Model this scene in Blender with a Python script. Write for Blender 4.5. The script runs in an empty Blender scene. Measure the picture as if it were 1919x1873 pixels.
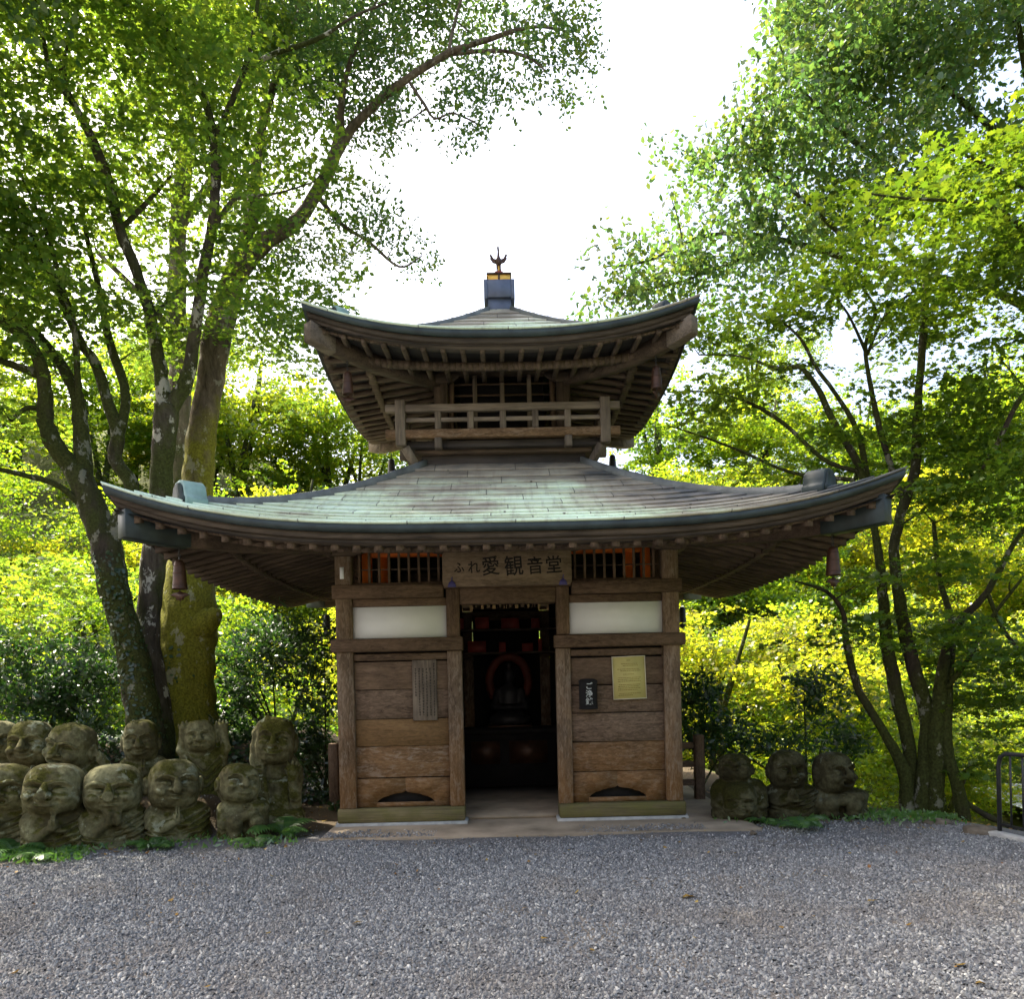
import bpy, bmesh, math, random
import numpy as np
from mathutils import Matrix, Vector
D = bpy.data
SC = bpy.context.scene
R = math.radians
# ------------------------------------------------------------------ camera, sky, sun, exposure
F = 1460.0                      # focal length in photo pixels (1919 wide)
CX, CY = 959.5, 1272.0          # principal point (the lens was shifted / the picture cropped at the foot)
ROLL, YAW = R(1.3), R(0.765)
CAM = np.array([-0.08, -8.02, 1.50])
FW = np.array([math.sin(YAW), math.cos(YAW), 0.0])
RT = np.array([math.cos(YAW), -math.sin(YAW), 0.0])
UP = np.array([0.0, 0.0, 1.0])
cam = D.objects.new('camera', D.cameras.new('camera'))
SC.collection.objects.link(cam)
X = math.cos(ROLL)*RT - math.sin(ROLL)*UP
Yv = math.sin(ROLL)*RT + math.cos(ROLL)*UP
M = Matrix.Identity(4)
for i in range(3):
    M[i][0], M[i][1], M[i][2], M[i][3] = X[i], Yv[i], -FW[i], CAM[i]
cam.matrix_world = M
cam.data.sensor_width = 36
cam.data.lens = F/1919*36
cam.data.shift_y = (CY-936.5)/1919
cam.data.clip_end = 600
cam.data.clip_start = 0.05
SC.camera = cam

SUN_EL, SUN_AZ = R(52), R(-58)   # azimuth measured from +Y (straight ahead) towards +X
tosun = Vector((math.sin(SUN_AZ)*math.cos(SUN_EL), math.cos(SUN_AZ)*math.cos(SUN_EL), math.sin(SUN_EL)))
W = D.worlds.new('World'); SC.world = W; W.use_nodes = True
nt = W.node_tree
bg = nt.nodes['Background']; bg.inputs['Strength'].default_value = 0.15
sky = nt.nodes.new('ShaderNodeTexSky'); sky.sky_type = 'NISHITA'; sky.sun_disc = False
sky.sun_elevation = SUN_EL; sky.sun_rotation = SUN_AZ; sky.dust_density = 8.0; sky.air_density = 1.0
nt.links.new(sky.outputs[0], bg.inputs[0])
sl = D.lights.new('sun', 'SUN'); sl.energy = 4.5; sl.angle = R(0.5); sl.color = (1.0, 0.92, 0.78)
so = D.objects.new('sun', sl); SC.collection.objects.link(so)
so.rotation_euler = tosun.to_track_quat('Z', 'Y').to_euler()
SC.view_settings.view_transform = 'Standard'
SC.view_settings.look = 'None'
SC.view_settings.gamma = 1.0
SC.view_settings.exposure = 2.0
cy = SC.cycles
cy.use_denoising = True
cy.max_bounces = 7; cy.diffuse_bounces = 4; cy.glossy_bounces = 3; cy.transmission_bounces = 5; cy.transparent_max_bounces = 4
cy.sample_clamp_indirect = 6.0
cy.use_adaptive_sampling = True; cy.adaptive_threshold = 0.015

# ------------------------------------------------------------------ helpers
def ray(u, v):
    a, b = (u-CX)/F, (CY-v)/F
    aw = a*math.cos(ROLL)+b*math.sin(ROLL); bw = -a*math.sin(ROLL)+b*math.cos(ROLL)
    return FW + aw*RT + bw*UP
def at(u, v, d):
    """world point seen at photo pixel (u, v), d metres in front of the camera"""
    return CAM + ray(u, v)*d
def on_ground(u, v, z=0.0):
    r = ray(u, v); return CAM + r*((z-CAM[2])/r[2])
def thing(name, label, cat, loc=(0, 0, 0), rz=0.0, group=None):
    o = D.objects.new(name, None); SC.collection.objects.link(o)
    o.location = Vector([float(c) for c in loc]); o.rotation_euler = (0, 0, rz); o.empty_display_size = 0.2
    return tag(o, label, cat, group)
def node(name, parent):
    o = D.objects.new(name, None); SC.collection.objects.link(o); o.parent = parent; o.empty_display_size = 0.2; return o
def tag(o, label, cat, group=None):
    o['label'] = label; o['category'] = cat
    if group: o['group'] = group
    return o
def copy_tree(o, parent=None):
    c = o.copy(); SC.collection.objects.link(c)
    if parent: c.parent = parent
    for ch in list(o.children): copy_tree(ch, c)
    return c
def np_mesh(name, verts, faces, smooth=False):
    """faces: an (n,k) int array or a list of those / of tuples"""
    me = D.meshes.new(name)
    verts = np.asarray(verts, dtype=np.float32).reshape(-1, 3)
    if isinstance(faces, np.ndarray): faces = [faces]
    if len(faces) and not isinstance(faces[0], np.ndarray):
        tot = np.array([len(f) for f in faces], dtype=np.int32); idx = np.array([i for f in faces for i in f], dtype=np.int32)
    else:
        faces = [f for f in faces if len(f)]
        tot = np.concatenate([np.full(len(f), f.shape[1], dtype=np.int32) for f in faces])
        idx = np.concatenate([f.astype(np.int32).ravel() for f in faces])
    st = np.concatenate([[0], np.cumsum(tot)[:-1]]).astype(np.int32)
    me.vertices.add(len(verts)); me.vertices.foreach_set('co', verts.ravel())
    me.loops.add(len(idx)); me.loops.foreach_set('vertex_index', idx)
    me.polygons.add(len(tot)); me.polygons.foreach_set('loop_start', st); me.polygons.foreach_set('loop_total', tot)
    if smooth: me.polygons.foreach_set('use_smooth', np.ones(len(tot), dtype=bool))
    me.update(calc_edges=True); me.validate()
    return me
def link(name, me, mat, parent=None, loc=None):
    o = D.objects.new(name, me); SC.collection.objects.link(o)
    if mat is not None and not me.materials: me.materials.append(mat)
    if parent is not None: o.parent = parent
    if loc is not None: o.location = Vector([float(c) for c in loc])
    return o
class MB:
    def __init__(s): s.v = []; s.f = []
    def add(s, vs, fs):
        n = len(s.v); s.v += [tuple(float(c) for c in p) for p in vs]; s.f += [tuple(n+i for i in q) for q in fs]; return s
    def hexa(s, p):   # 8 corners: bottom 4 ccw, top 4 ccw
        return s.add(p, [(3, 2, 1, 0), (4, 5, 6, 7), (0, 1, 5, 4), (1, 2, 6, 5), (2, 3, 7, 6), (3, 0, 4, 7)])
    def box(s, x0, x1, y0, y1, z0, z1):
        return s.hexa([(x0, y0, z0), (x1, y0, z0), (x1, y1, z0), (x0, y1, z0), (x0, y0, z1), (x1, y0, z1), (x1, y1, z1), (x0, y1, z1)])
    def bar(s, a, b, w, h, up=(0, 0, 1)):
        a, b = Vector(a), Vector(b); d = (b-a).normalized(); sd = d.cross(Vector(up)).normalized()*w/2; uu = sd.cross(d).normalized()*h/2
        return s.hexa([a-sd-uu, a+sd-uu, b+sd-uu, b-sd-uu, a-sd+uu, a+sd+uu, b+sd+uu, b-sd+uu])
    def sweep(s, pts, w, h, side):   # rectangle section, top face on pts, constant side vector
        sd = Vector(side).normalized()*w/2; n = len(pts); vs = []
        for p in pts:
            p = Vector(p); vs += [p-sd-Vector((0, 0, h)), p+sd-Vector((0, 0, h)), p+sd, p-sd]
        fs = [(0, 1, 2, 3), tuple(4*(n-1)+i for i in (3, 2, 1, 0))]
        for i in range(n-1):
            for k in range(4): fs.append((4*i+k, 4*i+4+k, 4*i+4+(k+1) % 4, 4*i+(k+1) % 4))
        return s.add(vs, fs)
    def tube(s, pts, rad, n=8, cap=True):
        pts = [Vector([float(c) for c in p]) for p in pts]; m = len(pts); vs = []; fs = []
        if not hasattr(rad, '__len__'): rad = [rad]*m
        ref = None
        for i, p in enumerate(pts):
            t = (pts[min(i+1, m-1)]-pts[max(i-1, 0)]).normalized()
            if ref is None: ref = t.orthogonal().normalized()
            else:
                ref = (ref-t*ref.dot(t)); ref = ref.normalized() if ref.length > 1e-6 else t.orthogonal().normalized()
            b = t.cross(ref)
            for k in range(n):
                an = 2*math.pi*k/n; vs.append(p+(ref*math.cos(an)+b*math.sin(an))*rad[i])
        for i in range(m-1):
            for k in range(n): fs.append((n*i+k, n*i+(k+1) % n, n*i+n+(k+1) % n, n*i+n+k))
        if cap: fs += [tuple(range(n-1, -1, -1)), tuple(n*(m-1)+k for k in range(n))]
        return s.add(vs, fs)
    def lathe(s, prof, c=(0, 0, 0), n=20):
        m = len(prof); vs = []; fs = []
        for r, z in prof:
            for k in range(n):
                an = 2*math.pi*k/n; vs.append((c[0]+r*math.cos(an), c[1]+r*math.sin(an), c[2]+z))
        for i in range(m-1):
            for k in range(n): fs.append((n*i+k, n*i+(k+1) % n, n*i+n+(k+1) % n, n*i+n+k))
        fs += [tuple(range(n-1, -1, -1)), tuple(n*(m-1)+k for k in range(n))]
        return s.add(vs, fs)
    def prism(s, poly, y0, y1, tf=None):   # polygon in (x,z) extruded along y
        n = len(poly); tf = tf or (lambda x, y, z: (x, y, z))
        vs = [tf(x, y0, z) for x, z in poly]+[tf(x, y1, z) for x, z in poly]
        fs = [tuple(range(n)), tuple(range(2*n-1, n-1, -1))]+[(i, i+n, (i+1) % n+n, (i+1) % n) for i in range(n)]
        return s.add(vs, fs)
    def build(s, name, mat, parent=None, bevel=0.0, smooth=False, jit=0.0, fix=True):
        me = np_mesh(name, s.v, s.f, smooth)
        if bevel or fix:
            bm = bmesh.new(); bm.from_mesh(me)
            bmesh.ops.recalc_face_normals(bm, faces=bm.faces)
            if bevel: bmesh.ops.bevel(bm, geom=list(bm.edges), offset=bevel, segments=1, affect='EDGES', profile=0.6, clamp_overlap=True)
            bm.to_mesh(me); bm.free()
            if smooth: me.polygons.foreach_set('use_smooth', np.ones(len(me.polygons), dtype=bool))
        return link(name, me, mat, parent)
def catmull(P, sub=4):
    P = np.asarray(P, float); n = len(P); out = []
    for i in range(n-1):
        p0, p1, p2, p3 = P[max(i-1, 0)], P[i], P[i+1], P[min(i+2, n-1)]
        for k in range(sub):
            t = k/sub
            out.append(0.5*((2*p1)+(-p0+p2)*t+(2*p0-5*p1+4*p2-p3)*t*t+(-p0+3*p1-3*p2+p3)*t**3))
    out.append(P[-1]); return np.array(out)

# ------------------------------------------------------------------ materials
def new_mat(name):
    m = D.materials.new(name); m.use_nodes = True; n = m.node_tree
    for x in list(n.nodes): n.nodes.remove(x)
    out = n.nodes.new('ShaderNodeOutputMaterial'); return m, n, out
def nd(n, typ, **kw):
    x = n.nodes.new(typ)
    for k, v in kw.items():
        if k.startswith('p_'): setattr(x, k[2:], v)
        else:
            key = int(k[1:]) if k[0] == 'i' and k[1:].isdigit() else k.replace('_', ' ')
            if hasattr(v, 'is_linked') or hasattr(v, 'links'): n.links.new(v, x.inputs[key])
            else: x.inputs[key].default_value = v
    return x
def c4(c): return (c[0], c[1], c[2], 1.0)
def noise(n, vec, scale, detail=4, rough=0.55, dist=0.0):
    return nd(n, 'ShaderNodeTexNoise', Vector=vec, Scale=scale, Detail=detail, Roughness=rough, Distortion=dist).outputs['Fac']
def ramp(n, fac, stops):
    r = n.nodes.new('ShaderNodeValToRGB'); e = r.color_ramp.elements
    C = lambda c: c4(c) if hasattr(c, '__len__') else (c, c, c, 1)
    if hasattr(stops[0][1], 'links') or hasattr(stops[-1][1], 'links'): raise TypeError
    e[0].position, e[0].color = stops[0][0], C(stops[0][1])
    e[1].position, e[1].color = stops[-1][0], C(stops[-1][1])
    for p, c in stops[1:-1]:
        x = e.new(p); x.color = C(c)
    n.links.new(fac, r.inputs[0]); return r.outputs[0]
def mixc(n, fac, a, b, mode='MIX'):
    x = n.nodes.new('ShaderNodeMix'); x.data_type = 'RGBA'; x.blend_type = mode
    for sock, v in ((x.inputs[0], fac), (x.inputs[6], a), (x.inputs[7], b)):
        if hasattr(v, 'links'): n.links.new(v, sock)
        elif hasattr(v, '__len__'): sock.default_value = c4(v)
        else: sock.default_value = v
    return x.outputs[2]
def math_(n, op, a, b=0.0, clamp=False):
    x = n.nodes.new('ShaderNodeMath'); x.operation = op; x.use_clamp = clamp
    for s_, v in ((x.inputs[0], a), (x.inputs[1], b)):
        if hasattr(v, 'links'): n.links.new(v, s_)
        else: s_.default_value = v
    return x.outputs[0]
def coords(n, kind='Object', scale=(1, 1, 1), rnd=True):
    tc = n.nodes.new('ShaderNodeTexCoord'); mp = n.nodes.new('ShaderNodeMapping')
    n.links.new(tc.outputs[kind], mp.inputs[0]); mp.inputs['Scale'].default_value = scale
    if rnd:
        oi = n.nodes.new('ShaderNodeObjectInfo'); cb = n.nodes.new('ShaderNodeCombineXYZ')
        k = math_(n, 'MULTIPLY', oi.outputs['Random'], 37.0)
        for i in range(3): n.links.new(k, cb.inputs[i])
        n.links.new(cb.outputs[0], mp.inputs['Location'])
    return mp.outputs[0]
def pos(n):
    g = n.nodes.new('ShaderNodeNewGeometry'); s = n.nodes.new('ShaderNodeSeparateXYZ'); n.links.new(g.outputs['Position'], s.inputs[0]); return g, s
def finish(n, out, col, rough=0.8, bump=None, bs=0.3, bd=0.01, spec=0.3, metal=0.0):
    p = n.nodes.new('ShaderNodeBsdfPrincipled')
    for k, v in (('Base Color', col), ('Roughness', rough), ('Specular IOR Level', spec), ('Metallic', metal)):
        if hasattr(v, 'links'): n.links.new(v, p.inputs[k])
        elif k == 'Base Color': p.inputs[k].default_value = c4(v)
        else: p.inputs[k].default_value = v
    if bump is not None:
        b = nd(n, 'ShaderNodeBump', Strength=bs, Distance=bd, Height=bump); n.links.new(b.outputs[0], p.inputs['Normal'])
    n.links.new(p.outputs[0], out.inputs[0]); return p
def m_wood(name, axis, dark, light, stain=False, moss=False, rough=0.0, wear=0.0):
    m, n, out = new_mat(name)
    sc = [70, 70, 70]; sc[axis] = 3.2; s2 = [9, 9, 9]; s2[axis] = 1.1
    g = noise(n, coords(n, scale=sc), 1.0, 4, 0.6, 0.3); pa = noise(n, coords(n, scale=s2), 1.0, 6, 0.68, 0.5)
    big = noise(n, coords(n, scale=(2.6, 2.6, 2.6)), 1.0, 4)
    t = math_(n, 'ADD', math_(n, 'MULTIPLY', g, 0.42), math_(n, 'MULTIPLY', pa, 0.62))
    col = ramp(n, t, [(0.36, [x*.75 for x in dark]), (0.52, [a*.5+b*.5 for a, b in zip(dark, light)]), (0.68, light)])
    oi = n.nodes.new('ShaderNodeObjectInfo')
    tone = ramp(n, oi.outputs['Random'], [(0, (0.74, 0.72, 0.70)), (1, (1.2, 1.17, 1.14))])
    col = mixc(n, 1.0, col, tone, 'MULTIPLY')
    col = mixc(n, ramp(n, big, [(0.45, 0.0), (0.66, 0.5)]), col, [c*0.6 for c in dark])
    if stain:
        ge, s = pos(n)
        zz = math_(n, 'ADD', s.outputs[2], math_(n, 'MULTIPLY', math_(n, 'SUBTRACT', big, 0.5), 1.6))
        zz = math_(n, 'ADD', zz, math_(n, 'MULTIPLY', math_(n, 'SUBTRACT', pa, 0.5), 0.9))
        col = mixc(n, ramp(n, math_(n, 'DIVIDE', zz, 2.0, True), [(0.20, 0.9), (0.60, 0.0)]), col, mixc(n, t, (0.06, 0.024, 0.007), (0.30, 0.155, 0.05)))
    hgt = math_(n, 'ADD', math_(n, 'MULTIPLY', g, 0.5), pa)
    if rough or wear:
        s3 = [42, 42, 42]; s3[axis] = 13
        rg = noise(n, coords(n, scale=s3), 1.0, 5, 0.7, 0.8); s4 = [16, 16, 16]; s4[axis] = 6
        pk = noise(n, coords(n, scale=s4), 1.0, 5, 0.75, 0.6)
        if rough: col = mixc(n, rough, col, mixc(n, ramp(n, rg, [(0.36, 0.0), (0.62, 1.0)]), [x*0.45 for x in dark], [x*1.35 for x in light]))
        if wear: col = mixc(n, ramp(n, math_(n, 'ADD', math_(n, 'MULTIPLY', pk, 0.6), math_(n, 'MULTIPLY', rg, 0.4)), [(0.50, 0.0), (0.60, wear)]), col, mixc(n, g, (0.20, 0.16, 0.12), (0.38, 0.33, 0.27)))
        hgt = math_(n, 'ADD', hgt, math_(n, 'MULTIPLY', rg, 0.8))
    if moss:
        col = mixc(n, ramp(n, noise(n, coords(n, scale=(4, 4, 9)), 1.0, 5, 0.65), [(0.38, 0.1), (0.62, 0.85)]), col, mixc(n, g, (0.075, 0.068, 0.022), (0.16, 0.15, 0.045)))
    finish(n, out, col, 0.85, hgt, 0.5, 0.007, 0.2); return m
def m_plain(name, col, rough=0.6, var=0.25, scale=8, spec=0.3, metal=0.0, bump=0.1):
    m, n, out = new_mat(name); g = noise(n, coords(n, scale=(scale,)*3), 1.0, 5)
    c = mixc(n, ramp(n, g, [(0.3, 0.0), (0.7, 1.0)]), [x*(1-var) for x in col], [min(1, x*(1+var)) for x in col])
    finish(n, out, c, rough, g, bump, 0.005, spec, metal); return m
def m_leaf(name, cols, tcols, gloss=0.07, clump=0.6, fac=0.5, vary=0.0):
    m, n, out = new_mat(name)
    g = n.nodes.new('ShaderNodeNewGeometry')
    cl = noise(n, coords(n, scale=(clump,)*3), 1.0, 3)
    t = math_(n, 'ADD', math_(n, 'MULTIPLY', g.outputs['Random Per Island'], 0.55), math_(n, 'MULTIPLY', cl, 0.6))
    if vary:
        oi = n.nodes.new('ShaderNodeObjectInfo')
        t = math_(n, 'ADD', t, math_(n, 'MULTIPLY', math_(n, 'SUBTRACT', oi.outputs['Random'], 0.5), vary))
    k = len(cols)
    ps = [0.18+0.72*i/(k-1) for i in range(k)]
    cd = ramp(n, t, list(zip(ps, cols))); ct = ramp(n, t, list(zip(ps, tcols)))
    d = nd(n, 'ShaderNodeBsdfDiffuse', Color=cd); tr = nd(n, 'ShaderNodeBsdfTranslucent', Color=ct)
    mx = n.nodes.new('ShaderNodeMixShader'); mx.inputs[0].default_value = fac
    n.links.new(d.outputs[0], mx.inputs[1]); n.links.new(tr.outputs[0], mx.inputs[2])
    gl = nd(n, 'ShaderNodeBsdfGlossy', Roughness=0.38); gl.inputs['Color'].default_value = (1, 1, 1, 1)
    m2 = n.nodes.new('ShaderNodeMixShader'); m2.inputs[0].default_value = gloss
    n.links.new(mx.outputs[0], m2.inputs[1]); n.links.new(gl.outputs[0], m2.inputs[2])
    n.links.new(m2.outputs[0], out.inputs[0]); return m
def m_bark(name, base, light, moss, moss_amt, lichen=0.35, top=None):
    m, n, out = new_mat(name)
    v = coords(n, scale=(9, 9, 2.6)); g = noise(n, v, 1.0, 7, 0.68, 0.6)
    col = ramp(n, g, [(0.32, base), (0.66, light)])
    big = noise(n, coords(n, scale=(1.5, 1.5, 1.0)), 1.0, 5, 0.6)
    fine = noise(n, coords(n, scale=(40, 40, 40)), 1.0, 3)
    ml = ramp(n, fine, [(0.3, [x*0.5 for x in moss]), (0.7, [x*1.35 for x in moss])])
    a = 0.62-0.42*moss_amt
    if top:   # moss keeps to the damp lower trunk
        ge, s_ = pos(n); big = math_(n, 'SUBTRACT', big, math_(n, 'MULTIPLY', math_(n, 'MAXIMUM', math_(n, 'SUBTRACT', s_.outputs[2], top), 0.0), 0.16))
    col = mixc(n, ramp(n, big, [(a-0.07, 0.0), (a+0.07, 0.92)]), col, ml)
    lc = noise(n, coords(n, scale=(5, 5, 3.5)), 1.0, 4, 0.7)
    col = mixc(n, ramp(n, lc, [(0.585, 0.0), (0.625, lichen)]), col, (0.42, 0.41, 0.35))
    h = math_(n, 'ADD', g, math_(n, 'MULTIPLY', fine, 0.5))
    finish(n, out, col, 0.95, h, 0.8, 0.03, 0.1); return m
def m_statue(name, dim=1.0):
    m, n, out = new_mat(name)
    v = coords(n, scale=(1, 1, 1)); g = noise(n, v, 22, 5, 0.65); fine = noise(n, v, 70, 3)
    g2 = math_(n, 'ADD', math_(n, 'MULTIPLY', noise(n, v, 3.0, 3, 0.5), 0.75), math_(n, 'MULTIPLY', g, 0.25))
    col = ramp(n, g2, [(0.38, (0.15, 0.12, 0.078)), (0.50, (0.25, 0.21, 0.14)), (0.60, (0.40, 0.35, 0.25))])
    ge, s = pos(n); nz = n.nodes.new('ShaderNodeSeparateXYZ'); n.links.new(ge.outputs['Normal'], nz.inputs[0])
    oi = n.nodes.new('ShaderNodeObjectInfo')
    mo = math_(n, 'ADD', noise(n, v, 2.6, 4, 0.6), math_(n, 'MULTIPLY', nz.outputs[2], 0.17))
    mo = math_(n, 'ADD', mo, math_(n, 'MULTIPLY', math_(n, 'SUBTRACT', oi.outputs['Random'], 0.5), 0.16))
    ms = ramp(n, fine, [(0.3, (0.055, 0.050, 0.008)), (0.7, (0.175, 0.155, 0.028))])
    col = mixc(n, ramp(n, mo, [(0.57, 0.0), (0.64, 0.9)]), col, ms)
    li = noise(n, v, 5.5, 5, 0.65, 0.3)
    col = mixc(n, ramp(n, math_(n, 'ADD', li, math_(n, 'MULTIPLY', nz.outputs[2], 0.05)), [(0.63, 0.0), (0.655, 0.8)]), col, (0.52, 0.50, 0.45))
    col = mixc(n, 0.45, col, mixc(n, ramp(n, g, [(0.35, 0.0), (0.65, 1.0)]), (0.45, 0.43, 0.40), (1.35, 1.35, 1.35)), 'MULTIPLY')
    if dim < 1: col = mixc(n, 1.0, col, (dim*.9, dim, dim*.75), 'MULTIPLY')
    finish(n, out, col, 0.95, math_(n, 'ADD', g, math_(n, 'MULTIPLY', fine, 0.4)), 0.6, 0.012, 0.1); return m
def m_copper(name):
    m, n, out = new_mat(name)
    tc = n.nodes.new('ShaderNodeTexCoord')
    br = nd(n, 'ShaderNodeTexBrick', Vector=tc.outputs['UV'], Scale=1.0)
    br.inputs['Color1'].default_value = (0.85, 0.85, 0.85, 1); br.inputs['Color2'].default_value = (1.12, 1.12, 1.12, 1); br.inputs['Mortar'].default_value = (0.22, 0.22, 0.22, 1)
    br.inputs['Mortar Size'].default_value = 0.006; br.inputs['Mortar Smooth'].default_value = 0.4
    br.inputs['Brick Width'].default_value = 0.9; br.inputs['Row Height'].default_value = 1.0; br.offset = 0.37; br.offset_frequency = 1
    br.inputs['Bias'].default_value = 0.0
    v = coords(n, rnd=False)
    g = noise(n, coords(n, scale=(0.9, 0.9, 2.2), rnd=False), 1.0, 5, 0.6); st = noise(n, coords(n, scale=(14, 1.5, 1.5), rnd=False), 1.0, 5, 0.7)
    s = n.nodes.new('ShaderNodeSeparateXYZ'); n.links.new(tc.outputs['UV'], s.inputs[0])
    # verdigris is freshest along the low courses and thins out to brown grey higher up
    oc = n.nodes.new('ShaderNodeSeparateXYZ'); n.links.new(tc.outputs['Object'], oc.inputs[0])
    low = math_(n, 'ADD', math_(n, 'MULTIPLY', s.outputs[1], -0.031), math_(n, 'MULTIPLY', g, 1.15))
    low = math_(n, 'SUBTRACT', low, math_(n, 'MULTIPLY', math_(n, 'MAXIMUM', math_(n, 'SUBTRACT', oc.outputs[0], 0.6), 0.0), 0.27))   # right side darkened in the colour, standing in for weaker reflection
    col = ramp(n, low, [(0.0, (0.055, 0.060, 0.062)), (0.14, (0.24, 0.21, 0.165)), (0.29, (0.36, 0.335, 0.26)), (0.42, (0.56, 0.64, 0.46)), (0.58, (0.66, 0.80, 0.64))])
    col = mixc(n, ramp(n, st, [(0.5, 0.0), (0.75, 0.55)]), col, (0.15, 0.12, 0.09))
    col = mixc(n, 1.0, col, br.outputs['Color'], 'MULTIPLY')
    sp = nd(n, 'ShaderNodeTexVoronoi', Vector=v, Scale=7.0); dots = ramp(n, sp.outputs['Distance'], [(0.07, 1.0), (0.13, 0.0)])
    rs = n.nodes.new('ShaderNodeSeparateColor'); n.links.new(sp.outputs['Color'], rs.inputs[0])
    dots = math_(n, 'MULTIPLY', dots, math_(n, 'GREATER_THAN', rs.outputs[0], 0.62))
    col = mixc(n, dots, col, (0.045, 0.03, 0.015))
    p = finish(n, out, col, 0.42, math_(n, 'ADD', math_(n, 'MULTIPLY', g, 0.6), st), 0.15, 0.01, 0.55); return m
MT = {}
dk, lt = (0.054, 0.034, 0.020), (0.158, 0.108, 0.070)
for i, a in enumerate('xyz'):
    MT['wood'+a] = m_wood('weathered_wood_'+a, i, dk, lt, rough=0.3)
    MT['dark'+a] = m_wood('dark_eave_wood_'+a, i, (0.040, 0.030, 0.022), (0.135, 0.100, 0.073))
MT['plank'] = m_wood('stained_plank_wood', 0, (0.060, 0.034, 0.016), (0.20, 0.125, 0.066), stain=True, rough=0.35, wear=0.25)
MT['plank_grey'] = m_wood('grey_brown_plank', 0, (0.082, 0.054, 0.035), (0.185, 0.130, 0.086), rough=0.25)
MT['plank_rough'] = m_wood('rough_pale_plank', 0, (0.090, 0.060, 0.038), (0.215, 0.152, 0.104), rough=0.42)
MT['plank_yellow'] = m_wood('yellow_brown_plank', 0, (0.092, 0.052, 0.020), (0.19, 0.118, 0.054), rough=0.3)
MT['plank_worn'] = m_wood('worn_orange_plank', 0, (0.085, 0.044, 0.016), (0.21, 0.125, 0.060), rough=0.35, wear=0.5)
MT['postz'] = m_wood('stained_post_wood', 2, (0.070, 0.046, 0.027), (0.22, 0.160, 0.108), stain=True, rough=0.25, wear=0.35)
MT['grey'] = m_wood('grey_silvered_wood', 0, (0.085, 0.068, 0.052), (0.235, 0.195, 0.152))
MT['greyz'] = m_wood('grey_silvered_post', 2, (0.085, 0.068, 0.052), (0.225, 0.188, 0.145))
MT['board'] = m_wood('name_board_wood', 0, (0.095, 0.070, 0.048), (0.21, 0.160, 0.110), rough=0.3)
MT['edge'] = m_wood('eave_edge_wood', 0, (0.040, 0.033, 0.027), (0.105, 0.086, 0.070))
MT['sill'] = m_wood('mossy_sill_wood', 0, (0.09, 0.075, 0.04), (0.23, 0.19, 0.10), moss=True)
MT['recess'] = m_wood('recess_shade_wood', 0, (0.022, 0.020, 0.020), (0.06, 0.052, 0.046))  # near-black wood: recess shade of soffit and balcony base put into colour
MT['black'] = m_plain('flat_black', (0.012, 0.011, 0.011), 0.9)  # plain black; also paints the unlit dark inside the hall
MT['plaster'] = m_plain('white_plaster', (0.72, 0.75, 0.745), 0.9, 0.08, 2.5)
MT['verm'] = m_plain('vermilion_paint', (0.85, 0.20, 0.03), 0.55, 0.15)
MT['halo'] = m_plain('dull_ochre_red', (0.11, 0.022, 0.010), 0.6, 0.3)
MT['verd'] = m_plain('dull_red_lacquer', (0.22, 0.028, 0.018), 0.5, 0.3)
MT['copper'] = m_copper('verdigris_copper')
MT['copperd'] = m_plain('dark_verdigris', (0.026, 0.037, 0.037), 0.5, 0.4, 6, 0.3)
MT['ridge'] = m_plain('ridge_copper', (0.125, 0.135, 0.13), 0.5, 0.4, 6, 0.4)
MT['copperl'] = m_plain('pale_verdigris', (0.22, 0.34, 0.31), 0.45, 0.3, 6, 0.5)
MT['bluegrey'] = m_plain('blue_grey_copper', (0.085, 0.105, 0.165), 0.4, 0.25, 6, 0.5)
MT['gold'] = m_plain('gilded_copper', (0.75, 0.42, 0.08), 0.35, 0.15, 9, 0.5, 0.6)
MT['darkbronze'] = m_plain('dark_bronze', (0.075, 0.04, 0.035), 0.5, 0.3, 20, 0.4, 0.3)
MT['bronze'] = m_plain('brown_bronze', (0.055, 0.024, 0.012), 0.5, 0.35, 14, 0.5, 0.35)
MT['iron'] = m_plain('black_iron', (0.018, 0.018, 0.02), 0.5, 0.3, 20, 0.4)
MT['ink'] = m_plain('black_ink', (0.010, 0.009, 0.008), 0.8)
MT['paleink'] = m_plain('pale_lettering', (0.42, 0.45, 0.43), 0.7)
MT['paper'] = m_plain('yellowed_paper', (0.50, 0.44, 0.16), 0.7, 0.1, 5)
MT['bright'] = m_plain('pale_card_edge', (0.62, 0.58, 0.42), 0.7, 0.05)
MT['print'] = m_plain('faded_print', (0.27, 0.22, 0.06), 0.8)
MT['violet'] = m_plain('indigo_metal', (0.05, 0.045, 0.16), 0.5)
MT['conc'] = m_plain('worn_concrete', (0.25, 0.20, 0.14), 0.95, 0.4, 2.2, 0.15)
MT['stone'] = m_plain('grey_plinth_stone', (0.36, 0.36, 0.34), 0.9, 0.2, 16, 0.2, 0, 0.4)
MT['rock'] = m_plain('brown_rock', (0.12, 0.10, 0.075), 0.95, 0.5, 9, 0.1, 0, 0.8)
MT['road'] = m_plain('pale_road', (0.50, 0.50, 0.52), 0.95, 0.2, 3)
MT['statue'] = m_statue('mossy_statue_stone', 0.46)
MT['statue_shade'] = m_statue('shade_dark_statue_stone', 0.19)  # right-hand figures: the shade they stand in, put into the stone colour
MT['bark_moss'] = m_bark('mossy_bark', (0.035, 0.027, 0.018), (0.17, 0.135, 0.098), (0.14, 0.138, 0.013), 0.85, 0.3, 3.4)
MT['bark_maple'] = m_bark('maple_bark', (0.022, 0.018, 0.014), (0.10, 0.085, 0.065), (0.045, 0.055, 0.015), 0.28, 0.75)
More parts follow.
